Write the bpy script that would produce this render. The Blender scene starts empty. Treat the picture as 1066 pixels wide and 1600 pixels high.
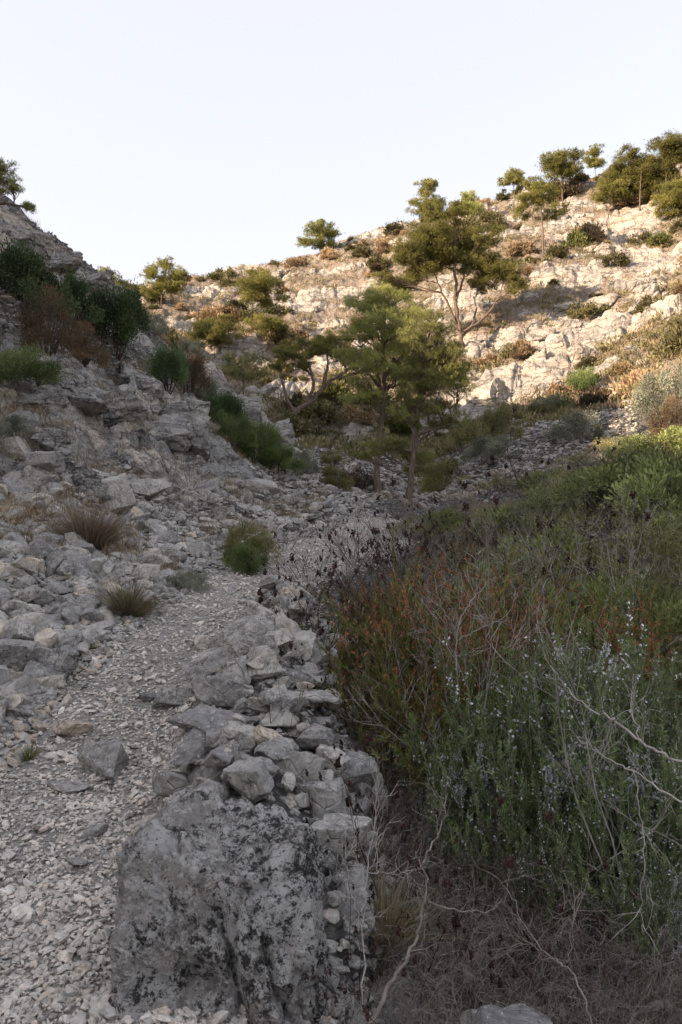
import bpy, bmesh, math, random
import numpy as np
from math import radians as R

# ------------------------------------------------------------------ camera, sky, sun, exposure
SC = bpy.context.scene
COL = SC.collection
FPX, CX, CY, EYE = 1142.0, 533.0, 800.0, 1.6
cam_data = bpy.data.cameras.new('camera')
cam = bpy.data.objects.new('camera', cam_data); COL.objects.link(cam)
cam.location = (0, 0, EYE); cam.rotation_euler = (R(90), 0, 0)
cam_data.sensor_fit = 'VERTICAL'; cam_data.sensor_height = 36.0; cam_data.lens = FPX / 1600 * 36.0
cam_data.clip_start = 0.05; cam_data.clip_end = 3000
SC.camera = cam
SUN_EL, SUN_AZ = 19.5, 246.0          # degrees; azimuth clockwise from +Y (the view direction)
W = bpy.data.worlds.new('World'); SC.world = W; W.use_nodes = True
wn = W.node_tree.nodes; wl = W.node_tree.links
sky = wn.new('ShaderNodeTexSky'); sky.sky_type = 'NISHITA'; sky.sun_disc = False
sky.sun_elevation = R(SUN_EL); sky.sun_rotation = R(SUN_AZ)
sky.air_density = 1.0; sky.dust_density = 2.5; sky.ozone_density = 1.0
hsv = wn.new('ShaderNodeHueSaturation'); hsv.inputs['Saturation'].default_value = 1.15
gam = wn.new('ShaderNodeGamma'); gam.inputs[1].default_value = 0.2       # flattens sky brightness, so shaded ground gets more of its light
wl.new(sky.outputs[0], gam.inputs[0]); wl.new(gam.outputs[0], hsv.inputs['Color']); tnt = wn.new('ShaderNodeMix'); tnt.data_type = 'RGBA'; tnt.blend_type = 'MULTIPLY'; tnt.inputs[0].default_value = 1; tnt.inputs[7].default_value = (1.04, .975, 1.0, 1)
wl.new(hsv.outputs[0], tnt.inputs[6]); wl.new(tnt.outputs[2], wn['Background'].inputs['Color'])
wn['Background'].inputs['Strength'].default_value = 0.13
sun_d = bpy.data.lights.new('sun', 'SUN'); sun_d.energy = 2.0; sun_d.angle = R(0.5); sun_d.color = (1.0, 0.76, 0.54)
sun = bpy.data.objects.new('sun', sun_d); COL.objects.link(sun)
az, el = R(SUN_AZ), R(SUN_EL)
sdir = (math.sin(az) * math.cos(el), math.cos(az) * math.cos(el), math.sin(el))
from mathutils import Vector, Matrix
sun.rotation_euler = Vector(sdir).to_track_quat('Z', 'Y').to_euler()
SC.view_settings.view_transform = 'Standard'; SC.view_settings.look = 'None'
SC.view_settings.gamma = 1.0; SC.view_settings.exposure = 2.78
SC.render.engine = 'CYCLES'
SC.cycles.use_denoising = True
SC.cycles.max_bounces = 8; SC.cycles.diffuse_bounces = 5; SC.cycles.transmission_bounces = 2; SC.cycles.glossy_bounces = 2

# ------------------------------------------------------------------ noise
def _h(ix, iy, iz, s=0):
    n = (ix.astype(np.int64) * 73856093) ^ (iy.astype(np.int64) * 19349663) ^ (iz.astype(np.int64) * 83492791) ^ (s * 2654435)
    n = (n ^ (n >> 13)) * 1274126177
    n &= 0xffffffff
    n = (n ^ (n >> 16)) * 2246822519
    n &= 0xffffffff
    return (n ^ (n >> 13)) & 0xffffffff
def rnd(ix, iy, iz, s=0): return _h(ix, iy, iz, s) / 4294967295.0
def vnoise(x, y, z=None, s=0):
    if z is None: z = np.zeros_like(x)
    x0, y0, z0 = np.floor(x), np.floor(y), np.floor(z)
    fx, fy, fz = x - x0, y - y0, z - z0
    ux, uy, uz = [f * f * f * (f * (f * 6 - 15) + 10) for f in (fx, fy, fz)]
    x0, y0, z0 = x0.astype(np.int64), y0.astype(np.int64), z0.astype(np.int64)
    out = 0
    zs = (0, 1) if np.any(fz) else (0,)
    for dz in zs:
        wz = (uz if dz else 1 - uz)
        for dy in (0, 1):
            wy = (uy if dy else 1 - uy)
            for dx in (0, 1):
                wx = (ux if dx else 1 - ux)
                hh = _h(x0 + dx, y0 + dy, z0 + dz, s)
                a = (hh & 1023) / 1023. * 2 - 1; b = ((hh >> 10) & 1023) / 1023. * 2 - 1; c = ((hh >> 20) & 1023) / 1023. * 2 - 1
                out = out + wx * wy * wz * (a * (fx - dx) + b * (fy - dy) + c * (fz - dz))
    return out
def fbm(x, y, z=None, oct=4, s=0, gain=0.5):
    t = 0; a = 1.0; f = 1.0
    for o in range(oct):
        t = t + a * vnoise(x * f, y * f, None if z is None else z * f, s + o * 17); a *= gain; f *= 2.03
    return t
def cells(x, y, s=0):
    """2-D Worley: returns F1, F2, random of nearest cell, local offset."""
    x0, y0 = np.floor(x).astype(np.int64), np.floor(y).astype(np.int64)
    F1 = np.full(x.shape, 9.); F2 = np.full(x.shape, 9.); id_ = np.zeros(x.shape); ox = np.zeros(x.shape); oy = np.zeros(x.shape)
    zz = np.zeros_like(x0)
    for dx in (-1, 0, 1):
        for dy in (-1, 0, 1):
            hh = _h(x0 + dx, y0 + dy, zz, s)
            px = x0 + dx + (hh & 1023) / 1023.; py = y0 + dy + ((hh >> 10) & 1023) / 1023.
            d = np.hypot(x - px, y - py); r = ((hh >> 20) & 1023) / 1023.
            near = d < F1
            F2 = np.where(near, F1, np.minimum(F2, d))
            id_ = np.where(near, r, id_); ox = np.where(near, x - px, ox); oy = np.where(near, y - py, oy)
            F1 = np.where(near, d, F1)
    return F1, F2, id_, ox, oy
def ss(a, b, x):
    t = np.clip((x - a) / (b - a), 0, 1); return t * t * (3 - 2 * t)

# ------------------------------------------------------------------ terrain profile (distance, pixel row -> height)
def cz(y, py): return EYE + (CY - py) / FPX * y
COLS = {
 0:   [(2.3,1594),(3,1420),(4.5,1210),(5.5,1085),(6.5,970),(8,870),(10,775),(12,700),(15,600),(18,510),(22,410),(26,330),(29,300),(33,325),(60,480),(110,470)],
 75:  [(2.3,1594),(3,1410),(4.5,1205),(5.5,1085),(6.5,985),(8,890),(10,800),(12,730),(15,640),(18,560),(22,470),(26,400),(29,366),(33,385),(60,490),(110,470)],
 133: [(2.3,1594),(3,1400),(4.5,1200),(5.5,1088),(6.5,990),(8,905),(10,832),(12,772),(15,695),(18,620),(22,530),(26,450),(29,402),(32,415),(45,500),(70,498),(105,468),(125,480)],
 200: [(2.3,1594),(3,1400),(4.5,1195),(5.5,1085),(6.5,1000),(8,925),(10,860),(12,805),(15,740),(18,675),(22,600),(26,530),(30,478),(33,492),(45,535),(70,505),(108,462),(130,480)],
 266: [(2.3,1594),(3,1400),(4.5,1190),(5.5,1080),(6.5,1005),(8,945),(10,880),(12,832),(15,778),(18,730),(22,670),(26,605),(31,543),(34,562),(45,590),(70,530),(112,445),(135,465)],
 340: [(2.3,1594),(3,1395),(4.5,1180),(5.5,1078),(6.5,1003),(8,943),(10,887),(12,845),(15,800),(18,765),(22,715),(26,665),(31,605),(34,630),(42,640),(65,555),(85,505),(114,430),(138,448)],
 400: [(2.3,1594),(3,1390),(4.5,1175),(5.5,1075),(6.5,1002),(8,942),(10,892),(12,857),(15,818),(20,775),(26,722),(31,660),(36,690),(42,665),(60,580),(85,500),(118,415),(140,435)],
 450: [(2.3,1600),(3,1410),(4.5,1190),(5.5,1085),(6.5,1008),(8,946),(10,896),(12,861),(15,824),(20,784),(26,752),(32,715),(37,705),(42,668),(60,583),(85,497),(118,400),(140,420)],
 533: [(2.3,1640),(3,1460),(4.5,1250),(5.5,1125),(6.5,1035),(8,960),(10,905),(12,870),(15,832),(20,793),(26,768),(34,728),(42,690),(60,590),(85,490),(118,382),(140,400)],
 600: [(2.3,1730),(3,1550),(4.5,1310),(5.5,1195),(6.5,1095),(8,995),(10,925),(12,882),(15,840),(20,798),(26,772),(34,730),(42,690),(60,585),(85,470),(118,360),(140,378)],
 666: [(2.3,1750),(3,1570),(4.5,1330),(5.5,1220),(6.5,1130),(8,1040),(10,960),(12,910),(15,860),(20,808),(26,778),(34,737),(42,690),(60,580),(85,450),(116,338),(140,355)],
 800: [(2.3,1750),(3,1560),(4.5,1320),(5.5,1210),(6.5,1120),(8,1030),(10,950),(12,900),(15,842),(20,780),(26,735),(34,685),(42,640),(60,540),(85,400),(110,302),(130,315)],
 933: [(2.3,1740),(3,1540),(4.5,1290),(5.5,1170),(6.5,1080),(8,990),(10,910),(12,852),(15,797),(20,742),(26,700),(34,650),(42,612),(60,510),(82,390),(105,283),(125,298)],
 1066:[(2.3,1700),(3,1500),(4.5,1250),(5.5,1130),(6.5,1040),(8,940),(10,852),(12,800),(15,750),(20,700),(26,660),(34,605),(42,563),(60,462),(80,360),(100,250),(120,258)],
}
OUT = {  # unseen terrain beyond the view, heights shaped for shadow and sky light
 -180:[(3,-.3),(8,-1),(15,-2),(30,-4),(60,-8),(120,-12)], -120:[(3,.2),(8,1.5),(15,5),(30,15),(45,20),(120,26)],
 -80:[(3,.4),(8,2.6),(15,6.5),(28,16),(45,24),(120,26)], -50:[(3,.2),(8,2.3),(15,7),(24,16),(32,22.5),(38,24),(55,22),(120,30)],
 -35:[(3,.1),(6,.8),(10,2.5),(15,5.3),(22,10.5),(28,15.5),(36,19),(45,17),(70,19),(120,33)],
 35:[(3,-.1),(8,1),(15,3.3),(30,8.3),(45,14),(80,38),(100,50),(120,50)], 50:[(3,0),(8,1.2),(15,3.5),(30,8),(50,16),(90,34),(120,36)],
 80:[(3,.1),(8,1.2),(15,3),(30,6),(60,13),(120,20)], 120:[(3,0),(8,.6),(15,1.5),(30,3),(60,6),(120,10)]}
prof = []
for px, l in COLS.items():
    th = math.degrees(math.atan((px - CX) / FPX)); c = math.cos(R(th))
    prof.append((th, [(y / c, cz(y, py)) for y, py in l]))
for th, l in OUT.items(): prof.append((th, l))
prof.append((180, OUT[-180]))
prof.sort()
TH0, DTH, LR0, DLR = -180., 0.25, math.log(0.3), 0.01
nT, nL = 1441, 740
lr = LR0 + DLR * np.arange(nL)
rows = []
for th, l in prof:
    rr = np.array([math.log(0.3), math.log(1.4)] + [math.log(a) for a, b in l] + [math.log(500)])
    z0 = l[0][1]
    zz = np.array([min(0, z0), z0 * .9] + [b for a, b in l] + [l[-1][1] - 10])
    rows.append(np.interp(lr, rr, zz))
rows = np.array(rows); ths = np.array([p[0] for p in prof])
tgrid = TH0 + DTH * np.arange(nT)
TAB = np.empty((nT, nL))
for j in range(nL): TAB[:, j] = np.interp(tgrid, ths, rows[:, j])
def blur(A, sig, axis, wrap):
    k = int(sig * 3) + 1; w = np.exp(-0.5 * (np.arange(-k, k + 1) / sig) ** 2); w /= w.sum()
    A = np.moveaxis(A, axis, 0)
    P = np.concatenate([A[-k - 1:-1], A, A[1:k + 1]]) if wrap else np.concatenate([np.repeat(A[:1], k, 0), A, np.repeat(A[-1:], k, 0)])
    o = sum(w[i] * P[i:i + A.shape[0]] for i in range(2 * k + 1))
    return np.moveaxis(o, 0, axis)
TAB = blur(TAB, 3.6, 0, True); TAB = blur(TAB, 3.5, 1, False)
def base(x, y):
    r = np.maximum(np.hypot(x, y), 0.301); th = np.degrees(np.arctan2(x, y))
    a = np.clip((th - TH0) / DTH, 0, nT - 1.001); b = np.clip((np.log(r) - LR0) / DLR, 0, nL - 1.001)
    i, j = a.astype(int), b.astype(int); fa, fb = a - i, b - j
    return (TAB[i, j] * (1 - fa) + TAB[i + 1, j] * fa) * (1 - fb) + (TAB[i, j + 1] * (1 - fa) + TAB[i + 1, j + 1] * fa) * fb
def ray(fn, px, py, t0=1.3, t1=190., n=500):
    """first hit of the sight line through a photo pixel with height field fn -> world x, y, z"""
    px = np.atleast_1d(np.asarray(px, float)); py = np.atleast_1d(np.asarray(py, float))
    t = np.exp(np.linspace(math.log(t0), math.log(t1), n))[None, :]
    X = (px[:, None] - CX) / FPX * t; Y = np.repeat(t, len(px), 0); Z = EYE + (CY - py[:, None]) / FPX * t
    D = Z - fn(X.ravel(), Y.ravel()).reshape(X.shape)
    hit = D < 0; k = np.where(hit.any(1), hit.argmax(1), n - 1); k = np.maximum(k, 1); a = np.arange(len(px))
    d0, d1 = D[a, k - 1], D[a, k]; f = np.clip(d0 / np.where(abs(d0 - d1) < 1e-9, 1, d0 - d1), 0, 1)
    tt = t[0, k - 1] + (t[0, k] - t[0, k - 1]) * f
    x = (px - CX) / FPX * tt
    return np.stack([x, tt, fn(x, tt)], 1)
# path centre line and half width, in plan
PATH = [(60,1590),(80,1400),(120,1230),(190,1110),(265,1020),(350,940),(430,893),(510,862),(570,838),(600,815)]
pw = ray(base, [p[0] for p in PATH], [p[1] for p in PATH])
pw = np.concatenate([[[-0.9, -3, 0], [-0.9, 1.0, 0]], pw])
PHW = np.array([.6, .6, .62, .66, .66, .55, .55, .62, .75, .85, .8, .8])
def polydist(x, y, P, Wd):
    best = np.full(x.shape, 1e9)
    for i in range(len(P) - 1):
        ax, ay = P[i, 0], P[i, 1]; bx, by = P[i + 1, 0] - ax, P[i + 1, 1] - ay
        t = np.clip(((x - ax) * bx + (y - ay) * by) / (bx * bx + by * by), 0, 1)
        d = np.hypot(x - ax - t * bx, y - ay - t * by) - (Wd[i] * (1 - t) + Wd[i + 1] * t)
        best = np.minimum(best, d)
    return best
def pathd(x, y): return polydist(x, y, pw, PHW)
# mound of tumbled stones to the right of the path
MOUND = np.array([[-.16, 3.15], [-.27, 3.9], [-.40, 4.6], [-.5, 5.4], [-.5, 6.2], [-.55, 7.2]])
MW = np.array([.40, .45, .42, .36, .3, .2])
def mound(x, y):
    d = polydist(x, y, MOUND, MW); return 0.31 * ss(.36, -.1, d)
def blobs(x, y, L):
    m = np.zeros(np.shape(x))
    for cx, cy, r in L: m = np.maximum(m, ss(1.25, .55, np.hypot(x - cx, y - cy) / r))
    return m
def zones(lst, k=2.4):
    h = ray(base, [a[0] for a in lst], [a[1] for a in lst])
    return [(h[i, 0], h[i, 1], lst[i][2] * h[i, 1] / FPX * k) for i in range(len(lst))]
ROCKZ = zones([(15,345,45),(60,400,55),(110,420,40),(150,450,40),(200,500,30),(50,640,60),(130,620,60),(180,660,70),(240,660,60),(290,690,50),(300,650,40),
               (330,600,35),(370,630,30),(425,680,28),(440,700,20),(20,710,50),(150,770,30)])
FACEZ = zones([(720,640,60),(780,600,80),(850,600,50),(740,600,50),(985,490,40),(1050,470,30),(860,560,60),(930,540,50),(870,480,50),(700,560,50),(800,650,40),(900,440,50),
               (1000,420,50),(960,350,50),(900,330,40),(880,360,40),(540,570,40),(510,510,40),(440,500,30),(300,460,40),(840,640,50),(920,640,40)], 1.45)
def rockmask(x, y):
    r = np.hypot(x, y)
    far = ss(34, 46, r)
    n = fbm(x / 7., y / 7., oct=4, s=5)
    b = base(x, y); u = b - .14 * x + 1.6 * fbm(x / 9., y / 9., oct=3, s=6)
    n2 = fbm(x / 13., u / 2.3, oct=3, s=8)
    m = ss(-.02, .2, n * .45 + n2 * .8 + .03) * far * .9
    return np.clip(np.maximum(np.maximum(m, blobs(x, y, ROCKZ)), blobs(x, y, FACEZ) * far * ss(-.25, .1, n2 + .08)), 0, 1)
def terr(q, sharp):
    f = np.floor(q); t = q - f
    return f + ss(0.5 - sharp, 0.5 + sharp, t)
def detail(x, y, b, rm, pd):
    r = np.hypot(x, y); far = ss(32, 48, r)
    off = ss(0, .5, pd)
    wx = x + 1.2 * fbm(x / 5, y / 5, oct=3, s=40); wy = y + 1.2 * fbm(x / 5, y / 5, oct=3, s=41)
    out = fbm(x / 14, y / 14, oct=3, s=3) * 2.2 * far
    # ledges on the hills
    q = (b + 1.8 * fbm(x / 10, y / 10, oct=4, s=7) - 0.12 * x) / 2.5
    out = out + (terr(q, .16) - q) * 2.5 * .62 * far * (.35 + .65 * rm)
    q2 = (b + .7 * fbm(x / 4, y / 4, oct=4, s=9) - 0.1 * x) / .85
    amp2 = np.where(r < 40, 1.0, .8) * rm * ss(9, 13, r)
    out = out + (terr(q2, .15) - q2) * .85 * (.38 - .03 * far) * amp2
    # broken blocks
    for sc, a, sd in ((3.2, .85, 60), (1.25, .42, 61), (.5, .17, 62), (.22, .06, 63)):
        F1, F2, id_, ox, oy = cells(wx / sc + sd, wy / sc * .8, sd)
        tilt = (id_ * 7 % 1 - .5) * ox + (id_ * 13 % 1 - .5) * oy
        crack = ss(.0, .16, F2 - F1)
        lim = ss(sc * 3.5, sc * 8, r)
        out = out + a * ((id_ - .5) * 1.0 + tilt * 1.1 - .35 * (1 - crack)) * rm * lim * (1 - far * (.55 if sc < 1 else 0.))
    # general roughness away from the path
    k = ss(3, 30, r)
    out = out + (fbm(x / 1.3, y / 1.3, oct=5, s=20) * (.16 + .5 * k) + .03 * fbm(x / .15, y / .15, oct=3, s=22)) * off
    out = out + .05 * fbm(x / .5, y / .5, oct=3, s=24) * (1 - off)
    return out
def H(x, y):
    x = np.asarray(x, float); y = np.asarray(y, float)
    b = base(x, y); return b + mound(x, y) + detail(x, y, b, rockmask(x, y), pathd(x, y))
def hit(px, py): return ray(H, px, py)
def hz(x, y): return float(H(np.array([float(x)]), np.array([float(y)]))[0])

# ------------------------------------------------------------------ mesh and object helpers
def mesh(name, V, F, mats, mi=None, tint=None, smooth=False, attrs=None):
    V = np.asarray(V, np.float32).reshape(-1, 3); F = np.asarray(F, np.int32); k = F.shape[1]
    m = bpy.data.meshes.new(name)
    m.vertices.add(len(V)); m.vertices.foreach_set('co', V.ravel())
    m.loops.add(F.size); m.loops.foreach_set('vertex_index', F.ravel())
    m.polygons.add(len(F)); m.polygons.foreach_set('loop_start', np.arange(0, F.size, k, dtype=np.int32))
    m.polygons.foreach_set('loop_total', np.full(len(F), k, np.int32))
    for x in (mats if isinstance(mats, (list, tuple)) else [mats]): m.materials.append(x)
    if mi is not None: m.polygons.foreach_set('material_index', np.asarray(mi, np.int32))
    m.polygons.foreach_set('use_smooth', np.full(len(F), bool(smooth)))
    if tint is not None:
        a = m.attributes.new('tint', 'FLOAT', 'POINT'); a.data.foreach_set('value', np.asarray(tint, np.float32))
    for kx, v in (attrs or {}).items():
        a = m.attributes.new(kx, 'FLOAT', 'POINT'); a.data.foreach_set('value', np.asarray(v, np.float32))
    m.update(); m.validate(); return m
def obj(name, me, parent=None):
    o = bpy.data.objects.new(name, me); COL.objects.link(o)
    if parent is not None: o.parent = parent
    return o
def tag(o, label=None, cat=None, group=None, kind=None):
    for k, v in (('label', label), ('category', cat), ('group', group), ('kind', kind)):
        if v: o[k] = v
    return o
def thing(name, label, cat, loc=(0, 0, 0), rotz=0., scale=None, group=None, parts=()):
    o = bpy.data.objects.new(name, None); COL.objects.link(o); o.empty_display_size = .1
    o.location = loc; o.rotation_euler = (0, 0, rotz)
    if scale is not None: o.scale = scale if hasattr(scale, '__len__') else (scale,) * 3
    tag(o, label, cat, group)
    for p in parts:
        c = obj(p[0], p[1], o)
        if len(p) > 2: c.location = p[2]; c.scale = (p[3],) * 3
    return o
class Geo:
    def __init__(s): s.V = []; s.F = []; s.T = []; s.n = 0
    def add(s, V, F, T=None):
        V = np.asarray(V).reshape(-1, 3); s.V.append(V); s.F.append(np.asarray(F) + s.n)
        s.T.append(np.full(len(V), .5) if T is None else (np.full(len(V), T) if np.isscalar(T) else np.asarray(T))); s.n += len(V); return s
    def get(s): return np.concatenate(s.V), np.concatenate(s.F), np.concatenate(s.T)
    def mesh(s, name, mat, smooth=False):
        V, F, T = s.get(); return mesh(name, V, F, mat, tint=T, smooth=smooth)
def frame(D):
    D = D / np.maximum(np.linalg.norm(D, axis=-1, keepdims=True), 1e-9)
    up = np.where(np.abs(D[..., 2:3]) > .9, np.array([1., 0, 0]), np.array([0, 0, 1.]))
    A = np.cross(D, up); A /= np.maximum(np.linalg.norm(A, axis=-1, keepdims=True), 1e-9)
    return D, A, np.cross(D, A)
def tubes(P, Rr, sides=4):
    """P (n,k,3) polylines, Rr (n,k) radii -> V, F(quads->tris)"""
    n, k, _ = P.shape
    T = np.gradient(P, axis=1) if k > 2 else np.repeat((P[:, 1:] - P[:, :1]), 2, 1)
    m = P[:, -1:] - P[:, :1]; _, A, B = frame(np.repeat(m, k, 1) * 0.6 + T * .4)
    a = np.arange(sides) / sides * 2 * np.pi
    V = P[:, :, None] + Rr[:, :, None, None] * (A[:, :, None] * np.cos(a)[None, None, :, None] + B[:, :, None] * np.sin(a)[None, None, :, None])
    i = np.arange(n)[:, None, None] * k * sides; j = np.arange(k - 1)[None, :, None] * sides; s = np.arange(sides)[None, None, :]; s2 = (s + 1) % sides
    a0 = i + j + s; a1 = i + j + s2; b0 = a0 + sides; b1 = a1 + sides
    F = np.concatenate([np.stack([a0, a1, b1], -1).reshape(-1, 3), np.stack([a0, b1, b0], -1).reshape(-1, 3)])
    return V.reshape(-1, 3), F
def leaves(P, D, L, Wd, rng, kind='leaf', bend=0.):
    """flat leaves: base P, direction D, lengths L, widths Wd"""
    n = len(P); D, A, B = frame(D); ph = rng.uniform(0, 2 * np.pi, n)[:, None]
    S = A * np.cos(ph) + B * np.sin(ph); L = np.broadcast_to(L, n)[:, None]; Wd = np.broadcast_to(Wd, n)[:, None]
    if kind == 'needle':
        V = np.stack([P - S * Wd * .5, P + S * Wd * .5, P + D * L], 1); F = np.arange(n)[:, None] * 3 + np.array([0, 1, 2])
        return V.reshape(-1, 3), F
    N = np.cross(D, S)
    V = np.stack([P, P + D * L * .45 + S * Wd * .5 + N * bend * L, P + D * L, P + D * L * .45 - S * Wd * .5 + N * bend * L], 1)
    b = np.arange(n)[:, None] * 4
    return V.reshape(-1, 3), np.concatenate([b + np.array([0, 1, 2]), b + np.array([0, 2, 3])])
def unit(v): return v / np.maximum(np.linalg.norm(v, axis=-1, keepdims=True), 1e-9)
def rdir(n, rng): return unit(rng.normal(size=(n, 3)))
def grow(P, D, L, R0, nseg, rng, jit=.25, up=.05, taper=.35):
    n = len(P); pts = [P]; D = unit(D); L = np.broadcast_to(L, n)[:, None] / nseg
    for i in range(nseg):
        D = unit(D + jit * rng.normal(size=(n, 3)) + np.array([0, 0, up])); pts.append(pts[-1] + D * L)
    P = np.stack(pts, 1); R0 = np.broadcast_to(R0, n)[:, None]
    return P, R0 * np.linspace(1, taper, nseg + 1)[None]
def branch(P, Rr, m, rng, t0=.3, spread=.8, t1=1.):
    """m children positions on each polyline -> starts, dirs, radii"""
    n, k, _ = P.shape; t = rng.uniform(t0, t1, (n, m)) * (k - 1); i = np.minimum(t.astype(int), k - 2); f = (t - i)[..., None]
    a = np.arange(n)[:, None]; S = P[a, i] * (1 - f) + P[a, i + 1] * f; D = unit(P[a, i + 1] - P[a, i])
    D = unit(D + spread * rng.normal(size=D.shape)); r = Rr[a, i]
    return S.reshape(-1, 3), D.reshape(-1, 3), r.reshape(-1)

# ------------------------------------------------------------------ materials
class NT:
    def __init__(s, name):
        s.m = bpy.data.materials.new(name); s.m.use_nodes = True; s.t = s.m.node_tree; s.n = s.t.nodes; s.l = s.t.links
        s.b = s.n['Principled BSDF']; s.out = s.n['Material Output']; s.b.inputs['Roughness'].default_value = .85; s.b.inputs['Specular IOR Level'].default_value = .25
    def node(s, t, **k):
        o = s.n.new(t)
        for a, v in k.items(): setattr(o, a, v)
        return o
    def link(s, a, b): s.l.new(a, b)
    def val(s, sock, v):
        if hasattr(v, 'is_linked') or hasattr(v, 'links'): s.l.new(v, sock)
        else: sock.default_value = v
    def noise(s, co, scale, detail=4, rough=.6, dist=0.):
        o = s.node('ShaderNodeTexNoise'); s.link(co, o.inputs['Vector']); o.inputs['Scale'].default_value = scale; o.inputs['Detail'].default_value = detail
        o.inputs['Roughness'].default_value = rough; o.inputs['Distortion'].default_value = dist; return o.outputs[0]
    def vor(s, co, scale, feature='F1', rand=1.):
        o = s.node('ShaderNodeTexVoronoi', feature=feature); s.link(co, o.inputs['Vector']); o.inputs['Scale'].default_value = scale; o.inputs['Randomness'].default_value = rand; return o
    def ramp(s, f, stops, interp='LINEAR'):
        o = s.node('ShaderNodeValToRGB'); s.link(f, o.inputs[0]); e = o.color_ramp; e.interpolation = interp
        while len(e.elements) < len(stops): e.elements.new(.5)
        for el, (p, c) in zip(e.elements, stops):
            el.position = p; el.color = (tuple(c) + (1,)) if hasattr(c, '__len__') else (c, c, c, 1)
        return o.outputs[0]
    def mix(s, f, a, b, blend='MIX'):
        o = s.node('ShaderNodeMix', data_type='RGBA', blend_type=blend)
        s.val(o.inputs[0], f)
        for k, v in ((6, a), (7, b)):
            if isinstance(v, (tuple, list)): o.inputs[k].default_value = tuple(v) + (1,)
            else: s.link(v, o.inputs[k])
        return o.outputs[2]
    def math(s, op, a, b=0., c=0.):
        o = s.node('ShaderNodeMath', operation=op); s.val(o.inputs[0], a); s.val(o.inputs[1], b); s.val(o.inputs[2], c); return o.outputs[0]
    def attr(s, name): o = s.node('ShaderNodeAttribute', attribute_name=name); return o.outputs['Fac']
    def bump(s, h, strength=.5, dist=.02, normal=None):
        o = s.node('ShaderNodeBump'); o.inputs['Strength'].default_value = strength; o.inputs['Distance'].default_value = dist; s.link(h, o.inputs['Height'])
        if normal is not None: s.link(normal, o.inputs['Normal'])
        return o.outputs[0]
def limestone(t, co, big=1., warm=None, dark=.35):
    """grey weathered limestone colour"""
    n1 = t.noise(co, 1.3 * big, 6, .65); n2 = t.noise(co, 9 * big, 5, .7); n3 = t.noise(co, 45 * big, 4, .7)
    c = t.ramp(n1, [(.3, (.34, .333, .32)), (.52, (.49, .475, .452)), (.72, (.62, .60, .565))])
    c = t.mix(t.ramp(n2, [(.42, 0.), (.62, .6)]), c, (.19, .186, .18))
    c = t.mix(t.ramp(n3, [(.55, 0.), (.68, .5)]), c, (.50, .49, .47))
    n4 = t.noise(co, 2.4 * big, 3, .6, .5)
    return t.mix(t.math('MULTIPLY', t.ramp(n4, [(.5, 0.), (.72, 1.)]), .55 if warm is None else warm), c, (.42, .33, .24))
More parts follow.
